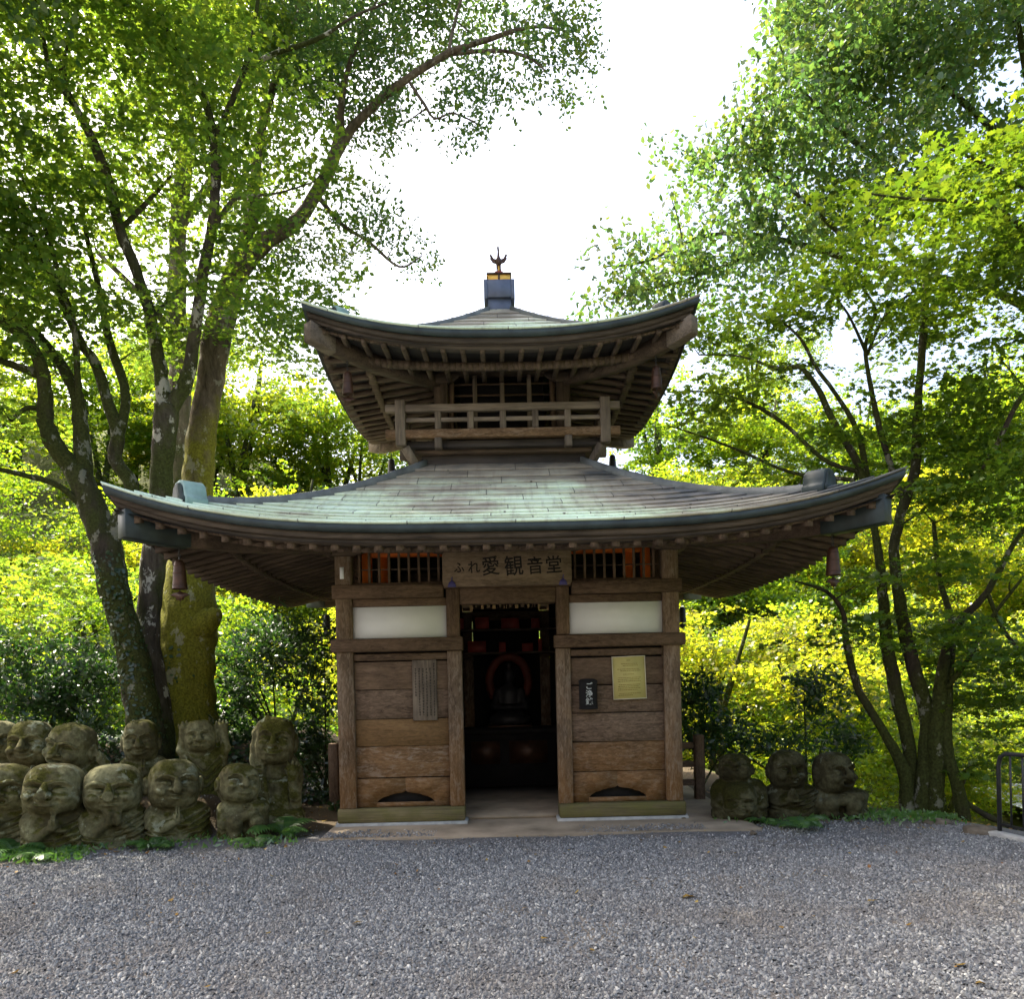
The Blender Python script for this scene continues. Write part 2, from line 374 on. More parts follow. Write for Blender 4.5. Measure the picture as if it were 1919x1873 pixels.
MT['bark_dark'] = m_bark('dark_bark', (0.018, 0.015, 0.012), (0.062, 0.050, 0.038), (0.042, 0.050, 0.013), 0.5, 0.3)
MT['bark_pale'] = m_bark('pale_bark', (0.05, 0.04, 0.03), (0.20, 0.165, 0.125), (0.06, 0.07, 0.02), 0.2, 0.7)
MT['lf_maple'] = m_leaf('maple_leaf', [(0.028, 0.075, 0.014), (0.05, 0.115, 0.018), (0.085, 0.15, 0.02)], [(0.16, 0.31, 0.026), (0.25, 0.40, 0.028), (0.38, 0.46, 0.028)], 0.025)
MT['lf_bright'] = m_leaf('bright_maple_leaf', [(0.035, 0.085, 0.012), (0.055, 0.12, 0.014), (0.09, 0.145, 0.016)], [(0.08, 0.17, 0.008), (0.135, 0.225, 0.010), (0.21, 0.275, 0.012)], 0.025)
MT['lf_oak'] = m_leaf('broad_leaf', [(0.020, 0.056, 0.018), (0.036, 0.082, 0.022), (0.060, 0.095, 0.02)], [(0.085, 0.20, 0.045), (0.135, 0.26, 0.042), (0.24, 0.30, 0.03)], 0.035)
MT['lf_sun'] = m_leaf('sunlit_leaf', [(0.05, 0.11, 0.012), (0.09, 0.14, 0.014), (0.15, 0.15, 0.012)], [(0.17, 0.36, 0.020), (0.37, 0.50, 0.020), (0.56, 0.52, 0.02)], 0.02, 0.45, 0.6, 0.4)
MT['lf_green'] = m_leaf('valley_green_leaf', [(0.03, 0.08, 0.012), (0.05, 0.11, 0.014), (0.09, 0.13, 0.016)], [(0.20, 0.40, 0.018), (0.34, 0.50, 0.018), (0.50, 0.54, 0.02)], 0.025, 0.45, 0.5, 0.3)
MT['lf_ever'] = m_leaf('evergreen_leaf', [(0.010, 0.030, 0.010), (0.018, 0.045, 0.013), (0.03, 0.062, 0.018)], [(0.02, 0.07, 0.012), (0.04, 0.12, 0.016), (0.10, 0.20, 0.02)], 0.045, 1.2, 0.35)
MT['lf_fern'] = m_leaf('fern_leaf', [(0.035, 0.10, 0.022), (0.055, 0.14, 0.03), (0.09, 0.19, 0.035)], [(0.08, 0.22, 0.03), (0.12, 0.30, 0.03), (0.2, 0.36, 0.04)], 0.06, 2.0)
MT['lf_fall'] = m_leaf('fallen_leaf', [(0.17, 0.055, 0.02), (0.26, 0.16, 0.035), (0.34, 0.25, 0.06)], [(0.1, 0.04, 0.01), (0.2, 0.1, 0.02), (0.2, 0.15, 0.03)], 0.04, 5.0, 0.2)

# ground materials
def m_ground():
    m, n, out = new_mat('grit_ground')
    v = coords(n, rnd=False); g = noise(n, v, 60, 4, 0.7); b = noise(n, v, 1.1, 5, 0.6); vo = nd(n, 'ShaderNodeTexVoronoi', Vector=v, Scale=60.0)
    col = ramp(n, g, [(0.3, (0.065, 0.063, 0.062)), (0.7, (0.19, 0.185, 0.18))])
    col = mixc(n, ramp(n, b, [(0.54, 0.0), (0.66, 0.75)]), col, (0.20, 0.165, 0.12))
    ge, s = pos(n)
    # leaf mould and earth beyond the gravel
    off = math_(n, 'ADD', s.outputs[1], math_(n, 'MULTIPLY', math_(n, 'SUBTRACT', b, 0.5), 1.2))
    side = math_(n, 'SUBTRACT', math_(n, 'MULTIPLY', s.outputs[0], -0.22), 0.55)
    col = mixc(n, ramp(n, math_(n, 'ADD', math_(n, 'ADD', off, 0.9), math_(n, 'MAXIMUM', side, 0.0)), [(0.45, 0.0), (0.95, 1.0)]), col, mixc(n, g, (0.035, 0.027, 0.017), (0.10, 0.075, 0.045)))
    finish(n, out, col, 0.95, vo.outputs['Distance'], 0.7, 0.012, 0.15); return m
def m_forest():
    m, n, out = new_mat('forest_floor'); v = coords(n, rnd=False); g = noise(n, v, 1.3, 6, 0.7)
    finish(n, out, ramp(n, g, [(0.3, (0.035, 0.045, 0.012)), (0.7, (0.10, 0.11, 0.03))]), 0.95, g, 0.6, 0.2, 0.1); return m
def m_gravel():
    m, n, out = new_mat('crushed_gravel'); g = n.nodes.new('ShaderNodeNewGeometry')
    v = coords(n, rnd=False); b = noise(n, v, 0.8, 4, 0.6); f = noise(n, v, 120, 3)
    col = ramp(n, g.outputs['Random Per Island'], [(0.0, (0.085, 0.086, 0.089)), (0.35, (0.135, 0.137, 0.140)), (0.7, (0.195, 0.196, 0.197)), (0.93, (0.27, 0.264, 0.253)), (1.0, (0.42, 0.41, 0.385))])
    col = mixc(n, ramp(n, b, [(0.50, 0.0), (0.68, 0.5)]), col, (0.16, 0.13, 0.10))
    col = mixc(n, 0.35, col, mixc(n, f, (0.70, 0.725, 0.68), (1.90, 1.96, 1.84)), 'MULTIPLY')
    finish(n, out, col, 0.75, None, spec=0.3); return m
MT['ground'] = m_ground(); MT['forest'] = m_forest(); MT['gravel'] = m_gravel()

# ------------------------------------------------------------------ ground, gravel, pad, road
TERR = np.array([(-30, -40), (4.5, -40), (4.5, -1.5), (4.35, -0.7), (3.95, 0.2), (3.75, 0.55), (2.9, 1.1), (2.7, 6.0), (-2.6, 6.4), (-7, 5), (-30, 5)], float)
def poly_dist(P, poly):
    """signed distance, positive outside"""
    P = np.asarray(P, float); d = np.full(len(P), 1e9); ins = np.zeros(len(P), bool); n = len(poly)
    for i in range(n):
        a, b = poly[i], poly[(i+1) % n]; e = b-a; w = P-a
        t = np.clip((w@e)/(e@e), 0, 1)[:, None]; d = np.minimum(d, np.linalg.norm(w-t*e, axis=1))
        c = ((a[1] > P[:, 1]) != (b[1] > P[:, 1]))
        with np.errstate(divide='ignore', invalid='ignore'):
            xi = (b[0]-a[0])*(P[:, 1]-a[1])/(b[1]-a[1])+a[0]
        ins ^= c & (P[:, 0] < xi)
    return np.where(ins, -d, d)
def sst(x): x = np.clip(x, 0, 1); return x*x*(3-2*x)
def wob(x, y, s): return np.sin(x*s+1.3)*np.cos(y*s*1.17-0.6)+0.5*np.sin(x*s*2.3-y*s*1.9)
def G(x, y):
    x = np.atleast_1d(np.asarray(x, float)); y = np.atleast_1d(np.asarray(y, float))
    d = poly_dist(np.stack([x, y], 1), TERR)
    o = np.maximum(d, 0)
    z = -3.3*sst(o/6.0)
    front = -0.12-0.22*np.maximum(-x-2.4, 0)            # where the left bank starts to rise
    z = z+0.34*sst((y-front)/0.32)*sst((-2.75-x)/0.4)*sst((9-y)/4)+0.40*sst((y-0.5)/1.6)*sst((-2.75-x)/0.4)*sst((9-y)/4)
    z = z+np.maximum(0, y-15)*0.0+18.5*sst((y-13)/34.0)+7*sst((y-45)/60)
    z = z+15.0*sst((-y-13)/17)                        # unseen slope behind the viewer, added to cut light from the front
    z = z+4.0*sst((-x-9)/14)*sst((y+2)/8)+3.0*sst((x-24)/20)
    z = z+np.minimum(o*0.06, 0.35)*wob(x, y, 0.55)+0.012*wob(x, y, 1.7)*(d < 0)
    return z
def g1(x, y): return float(G(x, y)[0])
def grid_axis(core0, core1, step, far):
    a = list(np.arange(core0, core1+1e-6, step)); s = step; p = core1
    while p < far: s *= 1.25; p += s; a.append(p)
    s = step; p = core0
    while p > -far: s *= 1.25; p -= s; a.insert(0, p)
    return np.array(a)
gx, gy = grid_axis(-7, 7, 0.16, 220), grid_axis(-8, 8, 0.16, 220)
GX, GY = np.meshgrid(gx, gy, indexing='ij'); GZ = G(GX.ravel(), GY.ravel())
V = np.stack([GX.ravel(), GY.ravel(), GZ], 1); ny = len(gy)
ii, jj = np.meshgrid(np.arange(len(gx)-1), np.arange(ny-1), indexing='ij'); b0 = (ii*ny+jj).ravel()
Q = np.stack([b0, b0+ny, b0+ny+1, b0+1], 1)
me = np_mesh('ground', V, Q, True); me.materials.append(MT['ground']); me.materials.append(MT['forest'])
cen = V[Q].mean(1); far = poly_dist(cen[:, :2], TERR) > 0.5
me.polygons.foreach_set('material_index', far.astype(np.int32)); me.update()
o = link('ground', me, None); o['kind'] = 'structure'

rng = np.random.default_rng(7)
# crushed stones of the forecourt, each a small angular lump
PADX0, PADX1, PADY0, PADY1 = -1.84, 2.36, -0.66, 5.6
def stones(n, x0, x1, y0, y1, smin, smax):
    P = np.stack([rng.uniform(x0, x1, n), rng.uniform(y0, y1, n)], 1)
    d = np.linalg.norm(P-CAM[:2], axis=1); ang = np.abs(P[:, 0]-CAM[0])/np.maximum(P[:, 1]-CAM[1], 0.1)
    ok = (ang < 0.78) & (d < 9.2)
    edge = -0.62+0.10*np.sin(P[:, 0]*3.1)+0.07*np.sin(P[:, 0]*7.7+1)
    left = np.where(P[:, 0] < -2.2, np.clip((-2.2-P[:, 0])*0.20-0.06, -0.06, 0.9), 0)
    edge = edge-left+np.where(P[:, 0] > 2.3, 0.42, 0.0)
    thin = sst((edge-P[:, 1])/0.5)*(0.92)+0.02
    patch = wob(P[:, 0]*1.3, P[:, 1]*2.4, 1.0)
    thin = thin*np.where((P[:, 0] > 1.6) & (P[:, 1] > -2.6) & (patch > 0.25), 0.35, 1.0)
    thin = thin*(0.72+0.28*np.clip(wob(P[:, 0], P[:, 1], 2.2)+0.6, 0, 1))
    thin[P[:, 0] > 4.35] = 0
    inpad = (P[:, 0] > PADX0+0.02) & (P[:, 0] < PADX1-0.02) & (P[:, 1] > PADY0+0.02)
    thin = np.where(inpad, 0.5*sst((-0.20-P[:, 1])/0.55)*((np.abs(P[:, 0]+1.3) < 0.55) | (np.abs(P[:, 0]-1.25) < 0.6)), thin)
    ok &= rng.random(n) < thin
    P = P[ok]; ip = inpad[ok]; m = len(P)
    tmpl = np.array([(-1, -.8, -.5), (.9, -1, -.6), (1, .8, -.4), (-.8, 1, -.6), (-.6, -.5, .55), (.6, -.7, .5), (.5, .6, .7), (-.7, .5, .45)])
    s = rng.uniform(smin, smax, m)*rng.choice([0.7, 1.0, 1.0, 1.35], m)
    T = tmpl[None]*(1+rng.uniform(-.3, .3, (m, 8, 3)))*(s[:, None, None]*0.5)*rng.uniform(0.6, 1.2, (m, 1, 3))
    a = rng.uniform(0, 2*np.pi, m); tl = rng.normal(0, 0.5, (m, 2))
    ca, sa = np.cos(a), np.sin(a)
    x, y, z = T[..., 0], T[..., 1], T[..., 2]
    z2 = z+x*np.tan(np.clip(tl[:, :1], -.8, .8))+y*np.tan(np.clip(tl[:, 1:], -.8, .8))*0.6
    VV = np.stack([x*ca[:, None]-y*sa[:, None]+P[:, :1], x*sa[:, None]+y*ca[:, None]+P[:, 1:2], z2+(G(P[:, 0], P[:, 1])+0.10*s+np.where(ip, 0.022, 0)+rng.uniform(0, .006, m))[:, None]], -1)
    f = np.array([(0, 1, 5, 4), (1, 2, 6, 5), (2, 3, 7, 6), (3, 0, 4, 7), (4, 5, 6, 7)])
    return VV.reshape(-1, 3), (np.arange(m)[:, None, None]*8+f[None]).reshape(-1, 4)
Vs, Fs = stones(310000, -6.4, 4.6, -5.4, 0.2, 0.0095, 0.0185)
o = link('gravel', np_mesh('gravel', Vs, Fs), MT['gravel']); o['kind'] = 'stuff'
o['label'] = 'grey crushed gravel covering the forecourt'

b = MB(); b.box(PADX0, PADX1, PADY0, PADY1, -0.1, 0.022)
o = b.build('path', MT['conc'], None, 0.008); o['kind'] = 'structure'
# the sunlit road down in the valley on the right
yy = np.linspace(0, 1, 24); vs = []
for t in yy:
    x = 14.5+30*t; yc = 13.2-1.5*t+1.2*math.sin(t*3)
    for w in (-3.2, 3.2): vs.append((x, yc+w, g1(x, yc+w)+0.35))
o = link('road', np_mesh('road', vs, np.array([(2*i, 2*i+2, 2*i+3, 2*i+1) for i in range(23)])), MT['road']); o['kind'] = 'structure'
# ------------------------------------------------------------------ the pavilion
HALF = 1.77
CYB = HALF                                  # centre of the hall in y (front wall plane is y = 0)
pav = thing('pavilion', 'weathered wooden two tiered temple hall with curved green copper roofs', 'pavilion', (0, CYB, 0))
def turn(k):   # local (x, y, z) with the front wall at y = -HALF, turned k quarter turns
    c, s = [(1, 0), (0, 1), (-1, 0), (0, -1)][k]
    return lambda p: (c*p[0]-s*p[1], s*p[0]+c*p[1], p[2])
def prt(name, mat, k, boxes, bevel=0.006, parent=pav, jit=0.0):
    m = MB(); t = turn(k)
    for (x0, x1, y0, y1, z0, z1) in boxes:
        j = lambda: random.uniform(-jit, jit)
        m.hexa([t(p) for p in [(x0, y0-HALF, z0+j()), (x1, y0-HALF, z0+j()), (x1, y1-HALF, z0+j()), (x0, y1-HALF, z0+j()), (x0, y0-HALF, z1+j()), (x1, y0-HALF, z1+j()), (x1, y1-HALF, z1+j()), (x0, y1-HALF, z1+j())]])
    return m.build(name, MT[mat], parent, bevel)
random.seed(3)
def hmat(base, k): return base+('x' if k % 2 == 0 else 'y')
# corner posts first, shared by two walls
for sx in (-1, 1):
    for sy in (-1, 1):
        m = MB(); x0, x1 = sorted((sx*1.77, sx*1.60)); y0, y1 = sorted((sy*1.77, sy*1.60))
        m.box(x0, x1, y0, y1, 0.196, 2.92); m.build('post', MT['postz'], pav, 0.008)
for k in range(4):
    wd, dw = hmat('wood', k), hmat('dark', k)
    ext = 0.10 if k % 2 == 0 else 0.0
    front = k == 0
    for sx in (-1, 1):   # inner posts
        x0, x1 = sorted((sx*0.485, sx*0.635)); prt('post', 'postz', k, [(x0, x1, 0.004, 0.15, 0.196, 1.80)], 0.008)
        x0, x1 = sorted((sx*0.50, sx*0.635)); prt('post', 'woodz', k, [(x0, x1, 0.008, 0.14, 1.94, 2.44)], 0.008)
    bays = [(-1.60, -0.635), (0.635, 1.60)]
    if not front: bays.insert(1, (-0.485, 0.485))
    zs = [0.20, 0.50, 0.815, 1.11, 1.40, 1.70]
    for bi, (xa, xb) in enumerate(bays):
        mid = abs(xa) < 0.6
        zz = [z+random.uniform(-.015, .015) if 0 < i < 5 else z for i, z in enumerate(zs)]
        for i in range(5):
            dy = 0.052+0.012*(i % 2)
            if i == 1: prt('dark_backing', 'black', k, [(xa, xb, 0.135, 0.145, 0.41, 2.36)], 0)  # added black sheet, darkens the hall behind the boards
            if i == 1 and k == 2 and not mid: prt('dark_backing', 'black', k, [(xa, xb, 0.135, 0.145, 2.37, 2.915)], 0)  # added black sheet, closes the rear lattice to daylight
            if i == 0 and not mid:
                # lowest board with the cusped cloud-shaped vent cut through it
                cx = (xa+xb)/2+0.02*(1 if xa < 0 else -1); z0, z1 = 0.20, zz[1]-0.004
                a = [(-.30, .245), (-.27, .275), (-.225, .30), (-.175, .312), (-.16, .322), (-.10, .335), (-.04, .343), (-.02, .348), (0, .362)]
                arch = [(cx+px, pz) for px, pz in a]+[(cx-px, pz) for px, pz in reversed(a[:-1])]
                m = MB(); t = turn(k)
                tf = lambda x, y, z: t((x, y-HALF, z))
                poly_l = [(xa, z0), (cx-.30, z0), (cx-.30, .245)]+arch[1:9]+[(cx, z1), (xa, z1)]
                poly_r = [(xb, z0), (xb, z1), (cx, z1)]+arch[8:16]+[(cx+.30, .245), (cx+.30, z0)]
                m.prism(poly_l, dy, dy+0.03, tf); m.prism(poly_r, dy, dy+0.03, tf)
                for q in [[(cx-.30, z0), (cx+.30, z0), (cx+.30, .245), (cx-.30, .245)]]: m.prism(q, dy-0.001, dy+0.03, tf)
                m.build('wall_board', MT['plank'], pav)
                prt('vent_dark', 'black', k, [(cx-.34, cx+.34, dy+0.06, dy+0.07, 0.2, 0.4)], 0)  # black sheet standing in for the dark of the opening
            else:
                prt('wall_board', ('plank', 'plank_worn' if xa < 0 else 'plank', 'plank_yellow' if xa < 0 else 'plank_rough', 'plank_rough', 'plank_grey')[i], k, [(xa, xb, dy, dy+0.03, zz[i]+0.003, zz[i+1]-0.004)], 0.004, jit=0.004)
        prt('rail', wd, k, [(xa+0.002, xb-0.002, 0.022, 0.07, 1.715, 1.785)], 0.006, jit=0.004)
        prt('plaster_panel', 'plaster', k, [(xa, xb, 0.045, 0.075, 1.945, 2.268)], 0)
        prt('rail', wd, k, [(xa+0.002, xb-0.002, 0.026, 0.07, 2.27, 2.35)], 0.006)
        # latticed opening under the eave
        lat = prt('lattice_window', wd, k, [(xa, xb, 0.05, 0.10, 2.492, 2.52), (xa, xb, 0.05, 0.10, 2.90, 2.92)], 0.003)
        nb = 9
        for j in range(nb):
            x = xa+(xb-xa)*(j+0.7)/(nb+0.4); prt('bar', 'woodz', k, [(x-.013, x+.013, 0.062, 0.088, 2.521, 2.899)], 0.003, lat)
        prt('tie_rod', dw, k, [(xa, xb, 0.089, 0.099, 2.655, 2.667)], 0, lat)
    # horizontal members
    if front:
        for sx in (-1, 1):
            x0, x1 = sorted((sx*0.47, sx*1.82)); prt('beam', wd, k, [(x0, x1, -0.045, 0.10, 1.803, 1.938)], 0.010, jit=0.006)
            x0, x1 = sorted((sx*0.485, sx*(1.79))); prt('sill', 'sill', k, [(x0, x1, -0.035, 0.17, 0.052, 0.194)], 0.012)
            x0, x1 = sorted((sx*0.46, sx*1.81)); prt('plinth', 'stone', k, [(x0, x1, -0.055, 0.2, 0.0, 0.050)], 0.008)
        prt('lintel', wd, k, [(-0.499, 0.499, 0.02, 0.15, 2.275, 2.44)], 0.012, jit=0.008)
        prt('beam', wd, k, [(-1.80, -0.66, -0.03, 0.12, 2.352, 2.490)], 0.010, jit=0.006)
        prt('beam', wd, k, [(0.66, 1.80, -0.03, 0.12, 2.352, 2.490)], 0.010, jit=0.006)
        prt('beam', wd, k, [(-0.659, 0.659, -0.02, 0.12, 2.442, 2.55)], 0.010)
        prt('panel', dw, k, [(-0.635, 0.635, 0.05, 0.08, 2.551, 2.919)], 0)
    else:
        L = 1.77 if k == 2 else 1.72
        prt('beam', wd, k, [(-L, L, -0.045, 0.10, 1.803, 1.938)], 0.010)
        prt('beam', wd, k, [(-L, L, -0.03, 0.12, 2.352, 2.490)], 0.010)
        prt('sill', 'sill', k, [(-L+.02, L-.02, -0.035, 0.17, 0.052, 0.194)], 0.012)
        prt('plinth', 'stone', k, [(-L, L, -0.055, 0.2, 0.0, 0.050)], 0.008)
        if k == 2:
            # rear vent high in the middle bay: a row of small square holes lets daylight through
            vt = prt('lattice_window', dw, k, [(-.485, .485, 0.05, 0.10, 2.492, 2.53), (-.485, .485, 0.05, 0.10, 2.59, 2.919)], 0)
            for j in range(12):
                x = -.46+0.92*j/11; prt('bar', 'darkz', k, [(x-.017, x+.017, 0.055, 0.095, 2.53, 2.59)], 0, vt)
        else: prt('panel', dw, k, [(-.485, .485, 0.05, 0.08, 2.492, 2.919)], 0)
    prt('beam', dw, k, [(-1.95 if k % 2 == 0 else -1.60, 1.95 if k % 2 == 0 else 1.60, 0.0, 0.16, 2.922, 3.08)], 0.01)
    # boat shaped bracket arms on the posts
    for x in (-1.69, -0.57, 0.57, 1.69):
        m = MB(); t = turn(k); w = 0.30
        pr = [(-w, 2.918), (-w, 2.87), (-w*.8, 2.82), (-w*.45, 2.79), (w*.45, 2.79), (w*.8, 2.82), (w, 2.87), (w, 2.918)]
        m.prism([(x+a, z) for a, z in pr], -0.075 if k % 2 == 0 else -0.073, -0.004, lambda x_, y_, z_: t((x_, y_-HALF, z_)))
        m.build('bracket_arm', MT[dw], pav, 0.006)
# interior of the hall: dark, with vermilion posts, shelves of red tablets, altar and a halo
m = MB(); m.box(-1.58, 1.58, -1.58, 1.58, 0.023, 0.06); m.build('hall_floor', MT['conc'], pav)
m = MB(); m.box(-1.75, 1.75, -1.75, 1.75, 3.085, 3.12); m.build('hall_ceiling', MT['black'], pav)
for sx in (-1, 1):
    for (x, y) in ((1.50, -1.38), (1.38, -1.05)):
        m = MB(); m.tube([(sx*x, y, 0.06), (sx*x, y, 3.08)], 0.055, 12); m.build('inner_post', MT['verm'], pav, smooth=False)
m = MB(); m.box(-1.5, 1.5, -1.12, -1.02, 2.885, 2.97); m.build('inner_beam', MT['verm'], pav, 0.006)

# ---- roofs
def roof(H, t, ze, zt, up, q, c1, rows, zsl, th, tower):
    def surf(mm, nn):
        s = np.clip((H-mm)/(H-t), 0, 1.05)
        return ze+(zt-ze)*(c1*s+(1-c1)*s*s)+up*(np.clip(mm/H, 0, 1.2)**4)*(np.abs(nn)/np.maximum(mm, 1e-6))**q
    def under(mm, nn):
        return ze-th+zsl*(H-mm)+up*0.97*(np.clip(mm/H, 0, 1.2)**4)*np.minimum(np.abs(nn)/np.maximum(mm, 1e-6), 1)**q
    verts, faces, uvs = [], [], []
    NU = 48
    for k in range(4):
        tr = turn(k)
        for r in range(rows):
            m0 = H-(H-t)*r/rows; m1 = H-(H-t)*(r+1)/rows-0.02
            n0 = len(verts)
            for lev in range(4):
                for i in range(NU+1):
                    f = -1+2*i/NU; f = math.copysign(abs(f)**0.9, f)
                    mm = (m0-0.022, m0, m0, m1)[lev]
                    z = float(surf(mm, f*mm))+(-0.004, 0.010, 0.024, 0.004)[lev]
                    verts.append(tr((f*mm, -mm, z))); uvs.append((f*mm+5+0.37*r, r+(0.02 if lev < 3 else 0.98)))
            for lev in range(3):
                for i in range(NU):
                    a = n0+lev*(NU+1)+i; faces.append((a, a+1, a+NU+2, a+NU+1))
    me = np_mesh('roof', verts, faces, False)
    uv = me.uv_layers.new(name='UVMap')
    li = np.zeros(len(me.loops), np.int32); me.loops.foreach_get('vertex_index', li)
    uv.data.foreach_set('uv', np.array(uvs, np.float32)[li].ravel())
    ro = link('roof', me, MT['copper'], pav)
    # layered eave edge: copper lip and two wooden boards under it
    def edge(inset, top, h, w, mat, name):
        vs, fs = [], []
        for k in range(4):
            tr = turn(k); n0 = len(vs)
            for i in range(NU+1):
                f = -1+2*i/NU; f = math.copysign(abs(f)**0.85, f); mo = H-inset; mi = mo-w
                zo = float(surf(H, f*H))-top
                for (mm, z) in ((mo, zo), (mo-0.012, zo-h), (mi, zo-h), (mi, zo)): vs.append(tr((f*mm, -mm, z)))
            for i in range(NU):
                for c in range(4): fs.append((n0+4*i+c, n0+4*i+(c+1) % 4, n0+4*i+4+(c+1) % 4, n0+4*i+4+c))
        e = link(name, np_mesh(name, vs, fs), MT[mat], ro)
        bm = bmesh.new(); bm.from_mesh(e.data); bmesh.ops.recalc_face_normals(bm, faces=bm.faces); bm.to_mesh(e.data); bm.free()
    edge(0.004, 0.004, 0.062, 0.06, 'copperd', 'eave_lip')
    edge(0.045, 0.068, 0.050, 0.10, 'edge', 'eave_board')
    edge(0.075, 0.120, 0.045, 0.12, 'edge', 'eave_board')
    # soffit boards above the rafters
    vs, fs = [], []; wall = tower
    for k in range(4):
        tr = turn(k); n0 = len(vs); NM = 8
        for j in range(NM+1):
            mm = H-0.06+(wall-(H-0.06))*j/NM
            for i in range(NU+1):
                f = -1+2*i/NU; vs.append(tr((f*mm, -mm, float(under(mm, f*mm)))))
        for j in range(NM):
            for i in range(NU):
                a = n0+j*(NU+1)+i; fs.append((a, a+NU+1, a+NU+2, a+1))
    link('soffit', np_mesh('soffit', vs, fs), MT['recess'], ro)
    # two tiers of rafters per side and the bearer between them
    step = 0.182 if H > 3 else 0.20
    for k in range(4):
        tr = turn(k); mt = 'darky' if k % 2 == 0 else 'darkx'; sd = tr((1, 0, 0))
        m = MB(); m2 = MB(); nr = int((H-0.18)/step)
        mk = wall+(H-wall)*0.56
        for i in range(-nr, nr+1):
            x = i*step
            for (mo, mi, dz, hh, MBt) in ((H-0.10, max(mk-0.12, abs(x)+0.02), 0.004, 0.062, m), (mk+0.02, max(wall-0.05, abs(x)+0.02), 0.062, 0.066, m2)):
                if mo-mi < 0.06: continue
                pts = [tr((x, -mm, float(under(mm, min(abs(x), mm)))-dz)) for mm in np.linspace(mo, mi, 6)]
                MBt.sweep(pts, 0.062 if H > 3 else 0.048, hh if H > 3 else hh*.8, sd)
        n0_ = len(m.v); m.v += m2.v; m.f += [tuple(n0_+q for q in f_) for f_ in m2.f]; pts = []
        for i in range(NU+1):
            f = -1+2*i/NU; pts.append((f*mk, float(under(mk, f*mk))-0.055))
        for a, bq in zip(pts[:-1], pts[1:]):
            m.hexa([tr(p) for p in [(a[0], -mk, a[1]-.07), (bq[0], -mk, bq[1]-.07), (bq[0], -mk+.07, bq[1]-.07), (a[0], -mk+.07, a[1]-.07), (a[0], -mk, a[1]), (bq[0], -mk, bq[1]), (bq[0], -mk+.07, bq[1]), (a[0], -mk+.07, a[1])]])
        eo = [(f_*(H-0.11), float(under(H-0.11, f_*(H-0.11)))-0.002) for f_ in np.linspace(-1, 1, NU+1)]
        for a, bq in zip(eo[:-1], eo[1:]):   # thin batten the rafter tails are nailed to
            m.hexa([tr(p) for p in [(a[0], -H+.115, a[1]-.02), (bq[0], -H+.115, bq[1]-.02), (bq[0], -H+.16, bq[1]-.02), (a[0], -H+.16, a[1]-.02), (a[0], -H+.115, a[1]), (bq[0], -H+.115, bq[1]), (bq[0], -H+.16, bq[1]), (a[0], -H+.16, a[1])]])
        m.build('rafters', MT[mt], ro)
    # hip ridges, ornamental caps, hip rafters at the four corners
    for (sx, sy) in ((-1, -1), (1, -1), (1, 1), (-1, 1)):
        mc = H*0.855; hw = 0.075 if H > 3 else 0.05; hh = 0.055 if H > 3 else 0.04
        m = MB(); pts = []
        for mm in np.linspace(mc, t, 16): pts.append(Vector((sx*mm, sy*mm, float(surf(mm, mm)))))
        sdv = Vector((sx, -sy, 0)).normalized()
        vs = []
        for p in pts:
            vs += [p-sdv*hw*1.15-Vector((0, 0, .06)), p+sdv*hw*1.15-Vector((0, 0, .06)), p+sdv*hw+Vector((0, 0, hh*.8)), p+sdv*hw*.5+Vector((0, 0, hh)), p-sdv*hw*.5+Vector((0, 0, hh)), p-sdv*hw+Vector((0, 0, hh*.8))]
        fs = [tuple(range(6)), tuple(6*15+i for i in range(5, -1, -1))]
        for i in range(15):
            for c in range(6): fs.append((6*i+c, 6*i+(c+1) % 6, 6*i+6+(c+1) % 6, 6*i+6+c))
        m.add(vs, fs); hr = m.build('hip_ridge', MT['ridge'], ro)
        m = MB()   # lapped joints across the ridge
        for mm in np.linspace(mc-0.15, t+0.1, 9):
            p = Vector((sx*mm, sy*mm, float(surf(mm, mm)))); dirv = (Vector((sx*(mm-.02), sy*(mm-.02), float(surf(mm-.02, mm-.02))))-p)
            a_, b_ = p, p+dirv*0.6
            for q in (0,):
                m.hexa([a_-sdv*(hw+.006)-Vector((0, 0, .03)), a_+sdv*(hw+.006)-Vector((0, 0, .03)), b_+sdv*(hw+.006)-Vector((0, 0, .03)), b_-sdv*(hw+.006)-Vector((0, 0, .03)), a_-sdv*(hw*.5)+Vector((0, 0, hh+.006)), a_+sdv*(hw*.5)+Vector((0, 0, hh+.006)), b_+sdv*(hw*.5)+Vector((0, 0, hh+.006)), b_-sdv*(hw*.5)+Vector((0, 0, hh+.006))])
        m.build('lapped_seam', MT['bluegrey'], hr)
        # cap: a rounded upright plate with flared feet, closing the ridge
        dv = Vector((sx, sy, 0)).normalized(); z0 = float(surf(mc, mc)); s = 1.0 if H > 3 else 0.72
        prof = [(-.15, -.05), (.15, -.05), (.15, .03), (.125, .06), (.118, .12), (.10, .19), (.06, .235), (0, .25), (-.06, .235), (-.10, .19), (-.118, .12), (-.125, .06), (-.15, .03)]
        m = MB(); base = Vector((sx*mc, sy*mc, z0))
        tf = lambda x, y, z: tuple(base+sdv*x*1.1*s+dv*y*s+Vector((0, 0, (z-.02)*.78*s)))
        m.prism(prof, -0.15, 0.045, tf)
        cp = m.build('ridge_cap', MT['copperl'] if sx < 0 else MT['copperd'], ro, 0.008)
        m = MB(); m.prism([(x*0.78, 0.035+(z-.03)*0.82) for x, z in prof], 0.046, 0.056, tf); m.build('cap_face', MT['copperd'], cp)
        # hip rafter under the corner, its nose wrapped in copper
        w0, w1 = wall-0.1, H-(0.16 if H > 3 else 0.10); sz = 0.15 if H > 3 else 0.11; hz = 0.22 if H > 3 else 0.17
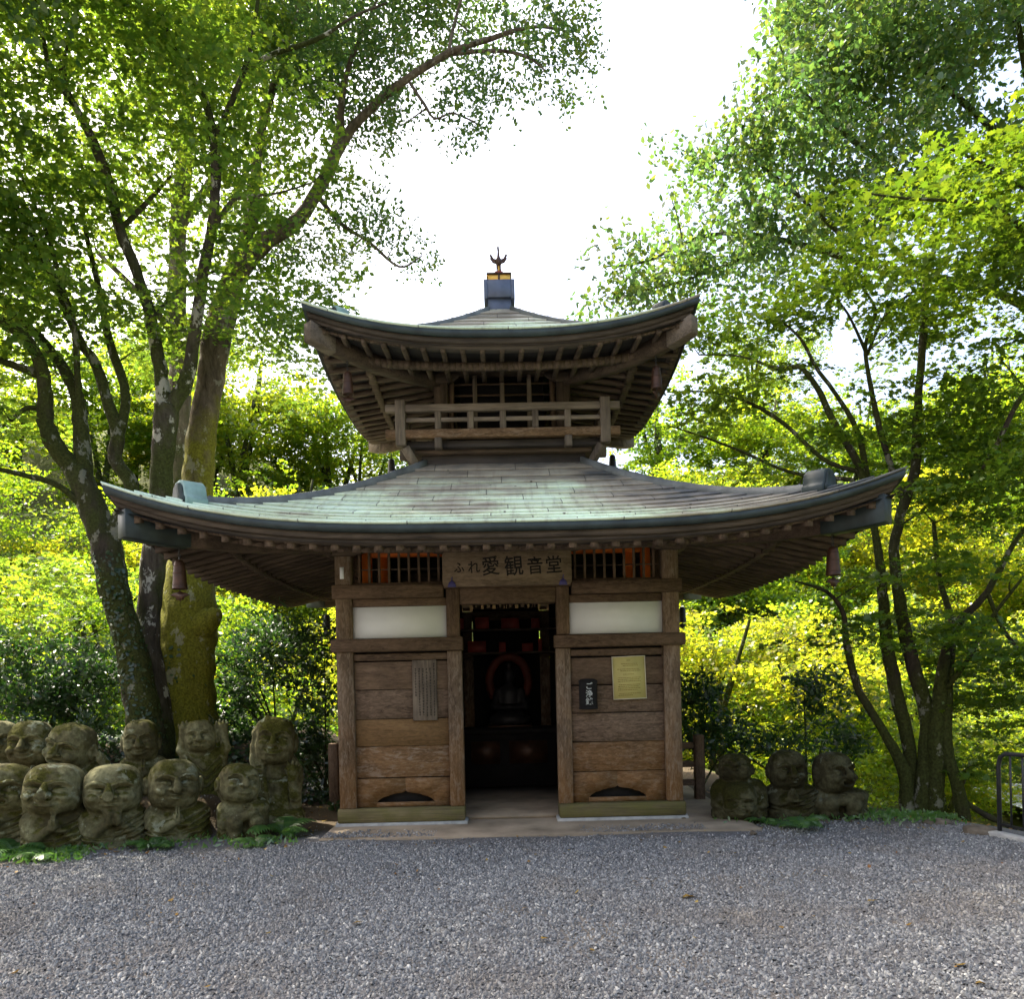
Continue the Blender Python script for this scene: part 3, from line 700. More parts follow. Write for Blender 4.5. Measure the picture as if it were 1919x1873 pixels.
        pts = [(sx*mm, sy*mm, float(under(mm, mm))-0.0) for mm in np.linspace(w0, w1, 10)]
        m = MB(); m.sweep(pts[:-1], sz, hz, tuple(sdv)); m.build('hip_rafter', MT['darkx'], ro)
        pe = [(sx*mm, sy*mm, float(under(mm, mm))+0.006) for mm in np.linspace(w1-(0.34 if H > 3 else 0.16), w1+0.05, 4)]
        m = MB(); m.sweep(pe, sz+0.02, hz+0.016, tuple(sdv)); m.build('rafter_nose', MT['copperd'] if H > 3 else MT['greyx'], ro, 0.006)
    return surf, under
MT['greyx'] = MT['grey']
LOW = dict(H=3.34, t=0.92, ze=2.795, zt=3.95, up=0.38, q=3.5, c1=0.50, rows=13, zsl=0.25, th=0.165, tower=1.80)
UPR = dict(H=2.00, t=0.16, ze=5.00, zt=6.06, up=0.30, q=2.5, c1=0.52, rows=12, zsl=0.16, th=0.15, tower=0.80)
surfL, underL = roof(**LOW)
surfU, underU = roof(**UPR)
# ---- upper storey
def pbox(name, mat, bx, bevel=0.006, parent=pav):
    m = MB(); [m.box(*q) for q in bx]; return m.build(name, MT[mat], parent, bevel)
pbox('balcony_base', 'recess', [(-0.93, 0.93, -0.93, 0.93, 3.86, 4.05)])
pbox('balcony_base', 'recess', [(-1.08, 1.08, -1.08, 1.08, 4.10, 4.175)])
pbox('cornice', 'darkx', [(-1.0, 1.0, -1.0, 1.0, 4.052, 4.098)])
bal = node('balcony', pav)
for k in range(4):
    tr = turn(k); mx = 'grey'; L = 1.30 if k % 2 == 0 else 1.075
    def bb(name, bx, mat, bev=0.006):
        m = MB()
        for (x0, x1, y0, y1, z0, z1) in bx:
            m.hexa([tr(p) for p in [(x0, y0, z0), (x1, y0, z0), (x1, y1, z0), (x0, y1, z0), (x0, y0, z1), (x1, y0, z1), (x1, y1, z1), (x0, y1, z1)]])
        m.build(name, MT[mat], bal, bev)
    e = 0.0 if k % 2 == 0 else 0.003
    bb('floor_beam', [(-L, L, -1.18, -1.09, 4.18+e, 4.275-e)], 'plank' if k == 0 else 'grey')
    bb('hand_rail', [(-L, L, -1.17, -1.10, 4.475+e, 4.555-e)], 'grey')
    bb('middle_rail', [(-1.08, 1.08, -1.155, -1.115, 4.365, 4.41)], 'grey')
    for x in (-0.72, -0.36, 0, 0.36, 0.72):
        big = abs(x) > 0.7
        bb('baluster', [(x-.035, x+.035, -1.162, -1.108, 4.276 if not big else 4.276, 4.474)], 'greyz')
        if big: bb('bracket', [(x-.04, x+.04, -1.20, -1.09, 4.06, 4.178)], 'greyz')
    sx = -1.135
    bb('corner_post', [(sx-.055, sx+.055, sx-.055, sx+.055, 4.10, 4.60)], 'greyz')
    m = MB()
    for q in [((-0.98, -0.98, 3.90), (-1.10, -1.10, 4.10))]: m.bar(tr(q[0]), tr(q[1]), 0.08, 0.08)
    m.build('strut', MT['greyz'], bal, 0.006)
    # walls of the upper storey: posts, slats, louvres
    x0 = -0.79
    m = MB(); m.hexa([tr(p) for p in [(x0, x0, 4.17), (x0+.16, x0, 4.17), (x0+.16, x0+.16, 4.17), (x0, x0+.16, 4.17), (x0, x0, 5.1), (x0+.16, x0, 5.1), (x0+.16, x0+.16, 5.1), (x0, x0+.16, 5.1)]]); m.build('post', MT['darkz'], pav, 0.008)
    def ub(name, bx, mat, bev=0.004, parent=pav):
        m = MB()
        for (xa, xb, ya, yb, za, zb) in bx:
            m.hexa([tr(p) for p in [(xa, ya, za), (xb, ya, za), (xb, yb, za), (xa, yb, za), (xa, ya, zb), (xb, ya, zb), (xb, yb, zb), (xa, yb, zb)]])
        return m.build(name, MT[mat], parent, bev)
    lw = ub('lattice_window', [(-.63, .63, -.70, -.68, 4.30, 4.33), (-.63, .63, -.70, -.68, 5.02, 5.05)], 'woodx')
    for x in (-.315, 0, .315): ub('bar', [(x-.026, x+.026, -.76, -.715, 4.30, 5.05)], 'greyz', 0.004, lw)
    for z in (4.42, 4.56, 4.70, 4.84, 4.97):
        m = MB(); m.bar(tr((-.62, -.62, z)), tr((.62, -.62, z)), 0.07, 0.018, up=tr((0, -0.45, 0.9))); m.build('louvre', MT['woodx'], lw)
    for s_ in (-1, 1): # leaning jamb boards
        m = MB(); m.bar(tr((s_*.60, -.72, 4.3)), tr((s_*.575, -.72, 5.05)), 0.05, 0.04, up=tr((0, 1, 0))); m.build('jamb', MT['woodz'], lw)
    ub('beam', [(-.95 if k % 2 == 0 else -.63, .95 if k % 2 == 0 else .63, -.80, -.68, 5.02, 5.16)], 'darkx')
    for x in (-.71, .71):
        m = MB(); w = 0.22
        m.prism([(x+a, z) for a, z in [(-w, 5.018), (-w, 4.98), (-w*.7, 4.93), (-w*.3, 4.91), (w*.3, 4.91), (w*.7, 4.93), (w, 4.98), (w, 5.018)]], -.835, -.803, lambda a, b2, c: tr((a, b2, c)))
        m.build('bracket_arm', MT['darkx'], pav, 0.004)
pbox('dark_core', 'black', [(-.5, .5, -.5, .5, 4.18, 5.2)], 0)  # black box standing in for the unlit upper room
# ---- finial
fin = node('finial', pav)
m = MB(); m.box(-.145, .145, -.145, .145, 6.0, 6.22); m.build('finial_neck', MT['bluegrey'], fin, 0.008)
m = MB()
for sx in (-1, 1): m.box(min(sx*.145, sx*.19), max(sx*.145, sx*.19), -.19, .19, 6.19, 6.43); m.box(-.145, .145, min(sx*.145, sx*.185), max(sx*.145, sx*.185), 6.21, 6.43)
m.box(-.144, .144, -.144, .144, 6.30, 6.43); m.build('finial_cap', MT['bluegrey'], fin, 0.006)
m = MB(); m.box(-.14, .14, -.14, .14, 6.431, 6.515); g_ = m.build('gilt_box', MT['gold'], fin, 0.008)
m = MB(); m.box(-.155, .155, -.155, .155, 6.516, 6.53); m.box(-.012, .012, -.152, -.142, 6.431, 6.515); m.build('gilt_trim', MT['bronze'], fin, 0.003)
m = MB(); m.lathe([(.055, 6.531), (.075, 6.55), (.085, 6.575), (.06, 6.60), (.02, 6.615)]); m.build('lotus_dome', MT['verd'], fin, smooth=True)
m = MB(); m.tube([(0, 0, 6.60), (0, 0, 6.72)], 0.012, 8); m.build('spike', MT['gold'], fin)
# ------------------------------------------------------------------ carved figures: signed distance field + surface nets
def surface_nets(f, lo, h):
    nx, ny, nz = f.shape; s = f < 0
    c = [s[i:nx-1+i, j:ny-1+j, k:nz-1+k] for i in (0, 1) for j in (0, 1) for k in (0, 1)]
    cnt = sum(a.astype(np.int8) for a in c); act = (cnt > 0) & (cnt < 8)
    idx = -np.ones(act.shape, np.int64); I = np.argwhere(act); idx[act] = np.arange(len(I))
    acc = np.zeros((len(I), 3)); num = np.zeros(len(I))
    for ax in range(3):
        o1, o2 = [a for a in range(3) if a != ax]
        for p in (0, 1):
            for q in (0, 1):
                off = np.zeros(3, int); off[o1] = p; off[o2] = q; e = off.copy(); e[ax] = 1
                A = f[tuple((I+off).T)]; B = f[tuple((I+e).T)]; m = (A < 0) != (B < 0)
                t = np.where(m, A/np.where(A-B == 0, 1, A-B), 0)
                P = np.tile(off.astype(float), (len(I), 1)); P[:, ax] += t
                acc[m] += P[m]; num[m] += 1
    Vt = (I+acc/num[:, None])*h+np.array(lo)
    faces = []
    for ax in range(3):
        o1, o2 = (ax+1) % 3, (ax+2) % 3
        sl0 = [slice(None)]*3; sl1 = [slice(None)]*3; sl0[ax] = slice(0, -1); sl1[ax] = slice(1, None)
        a, b = s[tuple(sl0)], s[tuple(sl1)]; E = np.argwhere(a != b)
        E = E[(E[:, o1] > 0) & (E[:, o2] > 0) & (E[:, o1] < f.shape[o1]-1) & (E[:, o2] < f.shape[o2]-1)]
        q = []
        for (d1, d2) in ((-1, -1), (0, -1), (0, 0), (-1, 0)):
            t = E.copy(); t[:, o1] += d1; t[:, o2] += d2; q.append(idx[tuple(t.T)])
        q = np.stack(q, 1); fl = ~s[tuple(E.T)]; q[fl] = q[fl][:, ::-1]
        faces.append(q)
    return Vt, np.concatenate(faces)
def smin(a, b, k): 
    hh = np.clip(0.5+0.5*(b-a)/k, 0, 1); return b*(1-hh)+a*hh-k*hh*(1-hh)
def smax(a, b, k): return -smin(-a, -b, k)
class Sculpt:
    def __init__(s, lo, hi, h):
        s.lo, s.h = np.array(lo, float), h
        ax = [np.arange(lo[i], hi[i]+h, h, dtype=np.float32) for i in range(3)]
        s.p = np.stack(np.meshgrid(*ax, indexing='ij'), -1); s.f = np.full(s.p.shape[:3], 1e3, np.float32)
    def q(s, c, Rm=None):
        d = s.p-np.array(c, np.float32)
        return d if Rm is None else d@np.array(Rm, np.float32)
    def put(s, d, k): s.f = smin(s.f, d, k); return s
    def cut(s, d, k): s.f = smax(s.f, -d, k); return s
    def ell(s, c, r, Rm=None, pw=2):
        q = np.abs(s.q(c, Rm))/np.array(r, np.float32)
        return ((q**pw).sum(-1)**(1/pw)-1)*min(r)
    def cap(s, a, b, ra, rb=None):
        rb = ra if rb is None else rb; a = np.array(a, np.float32); b = np.array(b, np.float32); e = b-a
        t = np.clip(((s.p-a)@e)/max(float(e@e), 1e-6), 0, 1); return np.linalg.norm(s.p-a-t[..., None]*e, axis=-1)-(ra+(rb-ra)*t)
    def chain(s, pts, r):
        d = None
        for a, b in zip(pts[:-1], pts[1:]):
            c = s.cap(a, b, r); d = c if d is None else np.minimum(d, c)
        return d
    def groove(s, pts, wid, dep_):   # carve a line seen from the front, following whatever surface lies under it
        d = None; q = s.p[..., [0, 2]]
        for a, b in zip(pts[:-1], pts[1:]):
            a = np.array(a, np.float32); e = np.array(b, np.float32)-a; t = np.clip(((q-a)@e)/float(e@e), 0, 1); c = np.linalg.norm(q-a-t[..., None]*e, axis=-1); d = c if d is None else np.minimum(d, c)
        s.f = s.f+(dep_*np.exp(-(d/wid)**2)*(s.p[..., 1] < 2)).astype(np.float32)
    def rough(s, amp, sc, sd):
        p = s.p*sc+sd*3.7
        n = np.sin(p[..., 0]*1.0+1.7*np.sin(p[..., 1]*.9))*np.sin(p[..., 1]*1.1+1.3*np.sin(p[..., 2]*.8))+0.6*np.sin(p[..., 2]*2.1+p[..., 0]*1.7)*np.cos(p[..., 1]*2.3)
        s.f = s.f+amp*n.astype(np.float32)
def rotm(yaw, pitch, roll):
    return np.array((Matrix.Rotation(yaw, 3, 'Z')@Matrix.Rotation(roll, 3, 'Y')@Matrix.Rotation(pitch, 3, 'X')))
def face(S, hc, a, b, yaw=0, pitch=0, roll=0, mouth='smile', ears=True, big=1.0):
    """head of half width a and half height b; the face looks towards -y"""
    Rm = rotm(R(yaw), R(pitch), R(roll)); hc = np.array(hc, float)
    w = lambda x, y, z: tuple(hc+Rm@np.array((x*a, y*a, z*b)))
    S.put(S.ell(hc, (a*.95, a*.90, b), Rm, 2.7), 0.15*a)
    S.put(S.ell(w(0, -.10, -.36), (.88*a, .86*a, .62*b), Rm, 2.5), .15*a)
    for sg in (-1, 1):
        S.cut(S.ell(w(sg*.42, -1.06, .04), (.36*a, .42*a, .20*b), Rm), .06*a)          # eye hollow under the brow
        S.put(S.ell(w(sg*.42, -.74, .0), (.27*a, .22*a, .13*b), Rm), .02*a)             # closed lid
        S.cut(S.chain([w(sg*.16, -.98, -.04), w(sg*.42, -1.0, .02 if mouth != 'calm' else -.05), w(sg*.68, -.84, -.04)], .06*a), .02*a)
        S.put(S.chain([w(sg*.13, -.97, .27), w(sg*.32, -.98, .36), w(sg*.54, -.89, .35), w(sg*.74, -.72, .20)], .06*a), .05*a)
        S.put(S.ell(w(sg*.50, -.74, -.28), (.30*a, .30*a, .22*b), Rm), .08*a)             # cheek
        S.cut(S.chain([w(sg*.24, -1.06, -.20), w(sg*.44, -1.05, -.42), w(sg*.50, -.92, -.58)], .075*a), .03*a)
        if ears:
            S.put(S.ell(w(sg*1.02, .08, -.08), (.14*a, .24*a, .40*b), Rm), .04*a)
            S.cut(S.ell(w(sg*1.18, -.08, -.02), (.10*a, .14*a, .22*b), Rm), .04*a)
    S.put(S.cap(w(0, -.96, .24), w(0, -1.20*big, -.18), .09*a, .19*a), .04*a)
    for sg in (-1, 1): S.put(S.ell(w(sg*.18, -1.04, -.2), (.13*a, .15*a, .09*b), Rm), .03*a)
    S.cut(S.chain([w(-.16, -1.14, -.31), w(.16, -1.14, -.31)], .05*a), .03*a)
    if mouth == 'smile':
        S.put(S.ell(w(0, -.93, -.50), (.36*a, .19*a, .16*b), Rm), .06*a)
        S.cut(S.chain([w(-.44, -.94, -.40), w(-.22, -1.09, -.50), w(0, -1.12, -.53), w(.22, -1.09, -.50), w(.44, -.94, -.40)], .085*a), .02*a)
        S.cut(S.chain([w(-.2, -1.0, -.74), w(.2, -1.0, -.74)], .06*a), .06*a)
    elif mouth == 'open':
        S.put(S.ell(w(0, -.93, -.50), (.46*a, .19*a, .24*b), Rm), .06*a)
        S.cut(S.ell(w(0, -1.12, -.50), (.38*a, .40*a, .15*b), Rm), .02*a)
        S.put(S.chain([w(-.26, -.95, -.40), w(0, -1.0, -.42), w(.26, -.95, -.40)], .05*a), .02*a)
    else:
        S.put(S.ell(w(0, -.98, -.43), (.25*a, .14*a, .06*b), Rm), .03*a); S.put(S.ell(w(0, -.97, -.56), (.21*a, .13*a, .06*b), Rm), .03*a)
        S.cut(S.chain([w(-.30, -.98, -.49), w(0, -1.12, -.49), w(.30, -.98, -.49)], .06*a), .02*a)
        S.cut(S.chain([w(-.2, -1.0, -.70), w(.2, -1.0, -.70)], .06*a), .05*a)
    return w
def hand(S, wrist, tip, wid, across, n=4, curl=0.0):
    """palm and separate fingers from wrist to tip; across = direction over the knuckles"""
    w, t = np.array(wrist, float), np.array(tip, float); ac = np.array(across, float); ac /= np.linalg.norm(ac)
    d = t-w; L = np.linalg.norm(d); d /= L; palm = w+d*L*.45
    S.put(S.cap(w, palm, wid*.42, wid*.5), wid*.2)
    lens = [.85, 1.0, .95, .75]
    for i in range(4):
        o = ac*wid*(i-1.5)*.30
        S.put(S.cap(palm+o*.9, w+d*L*lens[i]+o*1.15, wid*.155, wid*.12), wid*.06)
    S.put(S.cap(w+d*L*.2-ac*wid*.3, w+d*L*.55-ac*wid*.72, wid*.17, wid*.13), wid*.1)
def statue(label, u, v, d, wpx, hpx, zb=None, body='prayer', seed=0, hd=None, rz=0.0, group=None, extra=None):
    """hd = (dx, zc, half width, half height, yaw, pitch, roll, mouth) in photo pixels from the base centre"""
    P = at(u, v, d); k = d/F
    dx, hz, a, b, yaw, pitch, roll, mouth = hd
    W2 = wpx/2; sh = hz-b*.84                       # shoulder height
    hgt = max(hpx, hz+b)+18
    S = Sculpt((-W2-26, -W2-12, -14), (W2+26, W2+6, hgt), 1.45)
    dep = W2*.80
    if body == 'tall':
        S.put(S.ell((0, 4, sh*.48), (W2*.92, dep*.62, sh*.60), None, 5), 4)
        S.groove([(-W2*.50, sh*.92), (-W2*.40, sh*.5), (-W2*.30, 6)], 2.8, 4.5); S.groove([(W2*.62, sh*.9), (W2*.40, sh*.45), (W2*.44, 6)], 2.8, 4.5)
        S.groove([(-W2*.38, sh*.66), (W2*.30, sh*.66)], 2.0, 3.0)
        for q in range(6): S.groove([(-W2*.86, sh*(.92-.07*q)), (-W2*.70, sh*(.91-.07*q))], 1.4, 2.6)
        # raised arm lies along the side of the head, hand on the crown
        S.put(S.chain([(-W2*.72, -dep*.1, sh*.55), (-W2*.92, 0, sh*1.02), (-W2*.80, 2, hz+b*.35)], 9), 6)
        hand(S, (-W2*.80, 0, hz+b*.35), (-W2*.38, -6, hz+b*1.02), 18, (0.5, -.2, .8))
        # the other forearm rises in front with the palm shown
        S.put(S.cap((W2*.80, -dep*.1, sh*.78), (W2*.62, -dep*.66, sh*.34), 11, 10), 6)
        S.put(S.cap((W2*.62, -dep*.66, sh*.34), (W2*.52, -dep*.74, sh*.66), 10, 8), 5)
        hand(S, (W2*.52, -dep*.76, sh*.66), (W2*.62, -dep*.74, sh*.98), 22, (1, 0, -.1))
    else:
        S.put(S.ell((0, 2, sh*.30), (W2*.98, dep*.86, sh*.62), None, 3.2), 4)
        S.put(S.ell((0, 2, sh*.62), (W2*.84, dep*.62, sh*.40), None, 2.6), 8)
        for sg in (-1, 1): S.put(S.ell((sg*W2*.56, 0, sh*.78), (W2*.40, dep*.50, sh*.24)), 9)
        S.put(S.cap((dx*.5, 0, sh*.7), (dx, 0, sh+b*.3), a*.55), 7)
    fy = -dep*.80
    if body in ('prayer', 'hold', 'cheek'):
        for sg in (-1, 1):
            S.put(S.cap((sg*W2*.74, -dep*.2, sh*.70), (sg*W2*.62, -dep*.70, sh*.30), 12, 11), 7)
            if body == 'prayer' or (body == 'cheek' and sg < 0):
                S.put(S.cap((sg*W2*.62, -dep*.70, sh*.30), (sg*4, -dep*1.02, sh*.62), 11, 7), 6)
            elif body == 'hold':
                S.put(S.cap((sg*W2*.62, -dep*.70, sh*.30), (sg*7+dx, -dep*1.02, sh*.72), 11, 7), 6)
            else:
                S.put(S.cap((sg*W2*.62, -dep*.60, sh*.40), (sg*W2*.80, -dep*.80, sh*1.0), 10, 8), 6)
                hand(S, (sg*W2*.80, -dep*.80, sh*.98), (dx+a*.95, -dep*.80, hz-b*.15), 18, (.3, -.8, .4))
        if body == 'prayer':
            hand(S, (-3, -dep*1.06, sh*.60), (-2, -dep*1.0, sh*.98), 13, (0, 1, 0)); hand(S, (3, -dep*1.06, sh*.60), (2, -dep*1.0, sh*.98), 13, (0, 1, 0))
        if body == 'hold':
            hand(S, (-7+dx, -dep*1.06, sh*.70), (dx-2, -dep*1.12, hz-b*.40), 15, (1, 0, 0)); hand(S, (8+dx, -dep*1.06, sh*.66), (dx+4, -dep*1.12, hz-b*.6), 15, (1, 0, 0))
        for i in range(4):   # robe folds
            z0 = sh*(.74-.17*i)
            S.groove([(W2*.92, z0+sh*.10), (W2*.62, z0-sh*.02), (W2*.30, z0-sh*.12), (W2*.08, z0-sh*.17)], 2.6, 4.2)
        S.groove([(-W2*.92, sh*.36), (-W2*.42, sh*.24), (-W2*.05, sh*.26)], 2.6, 4.0); S.groove([(-W2*.9, sh*.20), (-W2*.3, sh*.10), (W2*.1, sh*.08)], 2.6, 3.6)
    if body == 'hug':
        for sg in (-1, 1):
            S.put(S.cap((sg*W2*.44, -dep*.7, 4), (sg*W2*.40, -dep*1.0, sh*.46), W2*.27, W2*.31), 2.5); S.groove([(sg*W2*.10, 2), (sg*W2*.06, sh*.5)], 2.5, 3)
            S.put(S.ell((sg*W2*.36, -dep*1.05, 4), (W2*.24, dep*.26, 9)), 4)
        S.put(S.cap((-W2*.80, -dep*.1, sh*.74), (-W2*.82, -dep*.75, sh*.42), 11), 5)
        S.put(S.cap((-W2*.82, -dep*.75, sh*.42), (W2*.10, -dep*1.15, sh*.66), 9, 8), 4)
        S.put(S.cap((W2*.80, -dep*.1, sh*.74), (W2*.62, -dep*1.0, sh*.80), 10, 9), 5)
        hand(S, (W2*.10, -dep*1.15, sh*.68), (W2*.70, -dep*1.05, sh*.80), 15, (0, -.3, 1)); hand(S, (W2*.62, -dep*1.06, sh*.84), (-W2*.1, -dep*1.18, sh*.86), 14, (0, -.3, 1))
    if body == 'raised':
        for sg in (-1, 1):
            S.put(S.cap((sg*W2*.70, 0, sh*.78), (sg*W2*.98, -4, sh*1.02), 11, 9), 6)
            S.put(S.cap((sg*W2*.98, -4, sh*1.02), (sg*W2*.88, -4, hz+b*.2), 9, 8), 4)
            hand(S, (sg*W2*.88, -4, hz+b*.2), (sg*W2*.82, -6, hz+b*.95), 19, (sg, 0, 0))
        for i in range(4): S.groove([(-W2*.7, sh*(.85-.18*i)), (-W2*.1, sh*(.55-.18*i)), (W2*.1, sh*(.56-.18*i)), (W2*.7, sh*(.82-.18*i))], 2.4, 4.0)
    if body == 'mask':
        face(S, (0, -dep*.72, sh*.48), W2*.66, sh*.50, 0, 8, 0, 'smile', False, 1.12)
        for sg in (-1, 1):
            S.put(S.cap((sg*W2*.84, -dep*.1, sh*.70), (sg*W2*.86, -dep*.6, sh*.34), 10), 5); hand(S, (sg*W2*.86, -dep*.6, sh*.34), (sg*W2*.55, -dep*.95, sh*.26), 16, (0, 0, 1))
    face(S, (dx, -dep*.12, hz), a, b, yaw, pitch, roll, mouth)
    if extra == 'hat':
        S.put(S.ell((dx, -dep*.10, hz+b*.62), (a*1.0, a*1.0, b*.26)), 3)
    S.put(S.ell((0, 2, -4), (W2*1.02, dep*.95, 14), None, 5), 5)
    S.rough(0.5, 0.14, seed); S.rough(0.25, 0.42, seed+2.0)
    f = S.f.copy(); f[:, :, 0] = np.maximum(f[:, :, 0], 1.0); f[0] = f[-1] = 1; f[:, 0] = f[:, -1] = 1; f[:, :, -1] = 1
    Vt, Ft = surface_nets(f, S.lo, S.h)
    o = link('statue', np_mesh('statue', Vt*k, Ft, True), MT['statue' if u < 600 else 'statue_shade'], None, P)
    o.rotation_euler = (0, 0, R(rz+(24 if u < 600 else -14)))
    tag(o, label, 'statue', group); return o
GA = 'mossy stone figures on the bank left of the hall'; GB = 'shaded stone figures right of the hall'
def dep(u, v, z=0.0): 
    r = ray(u, v); return float((z-CAM[2])/r[2])
statue('mossy stone figure with eyes shut and hands pressed together, fern at its left foot', 107, 1590, dep(107, 1590), 118, 160, body='prayer', seed=1, hd=(0, 112, 52, 47, -14, -4, 4, 'smile'), group=GA)
statue('green mossy stone figure lifting both hands to its nose', 213, 1582, dep(213, 1582), 118, 150, body='hold', seed=2, hd=(2, 105, 52, 44, -6, 0, 0, 'calm'), group=GA)
statue('praying stone figure with deep robe folds and pale lichen across its face', 333, 1572, dep(333, 1572), 116, 150, body='prayer', seed=3, hd=(-5, 103, 46, 46, 6, -6, 4, 'calm'), group=GA)
statue('crouching bald stone child hugging its knees and smiling towards the hall', 457, 1566, dep(457, 1566), 92, 132, body='hug', seed=4, hd=(-8, 98, 37, 37, 12, -12, 8, 'smile'), group=GA)
statue('stone figure cut by the picture edge, lower of the two there', 8, 1580, dep(8, 1592), 112, 150, body='cheek', seed=5, hd=(6, 106, 46, 42, -10, 0, 5, 'open'), group=GA)
statue('tall slab shaped stone figure with one hand on its head and one palm raised', 522, 1528, 8.35, 90, 195, body='tall', seed=6, hd=(-3, 140, 36, 44, -14, -8, 6, 'smile'), group=GA)
statue('smiling round faced stone figure with half pale half brown forehead', 70, 1506, 8.15, 112, 150, body='prayer', seed=7, hd=(-6, 112, 39, 43, -16, -4, 0, 'smile'), group=GA)
statue('laughing stone figure resting its tilted head on one raised fist', 150, 1506, 8.15, 116, 150, body='cheek', seed=8, hd=(-10, 108, 41, 42, -34, 4, 14, 'open'), group=GA)
statue('dark stone figure blotched with white lichen beside the mossy trunk', 270, 1490, 8.3, 84, 140, body='prayer', seed=9, hd=(-3, 102, 31, 39, -8, 0, 0, 'smile'), group=GA)
statue('small dark stone child in a draped robe raising its open hands', 384, 1492, 8.35, 78, 145, body='raised', seed=10, hd=(-6, 112, 28, 30, -8, -4, -3, 'smile'), group=GA)
statue('stone figure cut by the picture edge, upper one with a flat pale crown', -6, 1500, 8.15, 100, 150, body='prayer', seed=11, hd=(8, 112, 34, 36, 0, 0, 0, 'calm'), group=GA)
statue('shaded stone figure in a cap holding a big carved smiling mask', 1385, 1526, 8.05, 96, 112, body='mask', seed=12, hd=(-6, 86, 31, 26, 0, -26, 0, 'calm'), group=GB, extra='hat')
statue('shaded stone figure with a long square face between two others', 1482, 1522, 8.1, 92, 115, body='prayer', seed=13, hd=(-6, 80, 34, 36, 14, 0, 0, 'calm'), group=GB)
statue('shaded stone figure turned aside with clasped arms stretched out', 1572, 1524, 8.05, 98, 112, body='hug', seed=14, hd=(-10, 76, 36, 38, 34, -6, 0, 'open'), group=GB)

# ---- phoenix on the finial, same technique
S = Sculpt((-.13, -.10, -.03), (.13, .14, .34), 0.0034)
S.put(S.ell((0, 0, .12), (.036, .05, .055)), .01); S.put(S.cap((0, -.02, .15), (0, -.03, .245), .018, .010), .012)
S.put(S.cap((0, -.03, .245), (-.004, -.035, .275), .012, .013), .008); S.put(S.cap((-.004, -.04, .275), (-.008, -.075, .268), .008, .003), .004)
S.put(S.cap((0, -.028, .28), (.004, -.01, .312), .008, .003), .004)
for sg in (-1, 1):
    S.put(S.chain([(sg*.02, .0, .13), (sg*.07, .01, .155), (sg*.095, .015, .205)], .014), .012)
    S.put(S.chain([(sg*.03, .0, .105), (sg*.065, .01, .12), (sg*.093, .015, .165)], .012), .012)
    S.put(S.cap((sg*.018, 0, .09), (sg*.022, 0, .0), .012, .007), .008)
S.put(S.cap((.0, .04, .10), (.03, .10, .05), .02, .008), .01)
f = S.f; f[0] = f[-1] = 1; f[:, 0] = f[:, -1] = 1; f[:, :, 0] = f[:, :, -1] = 1
Vt, Ft = surface_nets(f, S.lo, S.h)
ph = link('phoenix', np_mesh('phoenix', Vt*1.02+np.array((0, 0, 6.62)), Ft, True), MT['darkbronze'], fin)
# ------------------------------------------------------------------ boards, lettering, bells, altar, fences
def text_mesh(name, body, size, mat, parent, M4, ext=0.002):
    cu = D.curves.new('lettering', 'FONT'); cu.body = body; cu.size = size; cu.extrude = ext; cu.align_x = 'CENTER'; cu.align_y = 'CENTER'; cu.resolution_u = 3
    cu.offset = 0.010*size
    o = D.objects.new('lettering', cu); SC.collection.objects.link(o)
    dg = bpy.context.evaluated_depsgraph_get(); dg.update(); me = D.meshes.new_from_object(o.evaluated_get(dg))
    D.objects.remove(o, do_unlink=True); me.name = name; me.transform(M4); me.materials.clear()
    return link(name, me, MT[mat], parent)
FACE = Matrix.Rotation(math.pi/2, 4, 'X')      # text laid on a wall that looks towards -y
def onwall(x, y, z, rot=0.0, shear=0.0, sx=1.0):
    return Matrix.Translation((x, y, z))@FACE@Matrix.Rotation(rot, 4, 'Z')@Matrix.Shear('XY', 4, (shear, 0))@Matrix.Scale(sx, 4, (1, 0, 0))
# name board over the door
nb = thing('name_board', 'wooden name board with black brushed characters over the doorway', 'sign', (0, -0.10, 2.44))
m = MB(); w = 0.655
prof = [(-w, .02), (-w+.03, 0), (w-.02, .005), (w, .03), (w, .375), (w-.02, .395), (-w+.09, .385), (-w+.03, .365), (-w, .33)]
m.prism(prof, -0.035, 0.025); m.build('board', MT['board'], nb, 0.006)
chars = [('ふ', -.485, .185, .12, .12), ('れ', -.335, .185, .14, .05), ('愛', -.165, .19, .205, .1), ('観', .07, .185, .215, .06), ('音', .285, .185, .185, .05), ('堂', .475, .19, .19, .06)]
for ch, x, z, sz, shr in chars: text_mesh('lettering', ch, sz, 'ink', nb, onwall(x, -0.0365, z, R(3), shr, 0.92), 0.0015)
for x in (-.56, .565):
    m = MB(); m.prism([(x-.045, -.005), (x+.045, -.005), (x+.03, .04), (x, .065), (x-.03, .04)], -0.055, -0.036); m.tube([(x, -.05, .05), (x, -.05, .085), (x+.008, -.05, .10)], .006, 6)
    m.build('hook', MT['violet'], nb, 0.004)
# old inscribed wooden tablet on the left bay
tb = thing('wooden_tablet', 'weathered upright wooden tablet with faded columns of writing left of the door', 'sign', (-0.875, 0.02, 1.085))
m = MB(); m.box(-.125, .125, -.005, .03, 0, .625); m.build('board', MT['greyz'], tb, 0.006)
random.seed(11); m = MB()
for c in range(6):
    x = .10-c*.038; z = .59-(0.05 if c else 0)
    while z > (.06 if c < 5 else .25):
        h = random.uniform(.012, .026)
        for q in range(2):
            ww = random.uniform(.006, .012); zz = z-q*h*.45; m.box(x-ww, x+ww*random.uniform(.4, 1), -.0066, -.004, zz-h*.18, zz)
        xx = x+random.uniform(-.006, .004); m.box(xx-.002, xx+.002, -.0064, -.004, z-h, z); z -= h+random.uniform(.004, .012)
m.build('inscription', MT['ink'], tb)
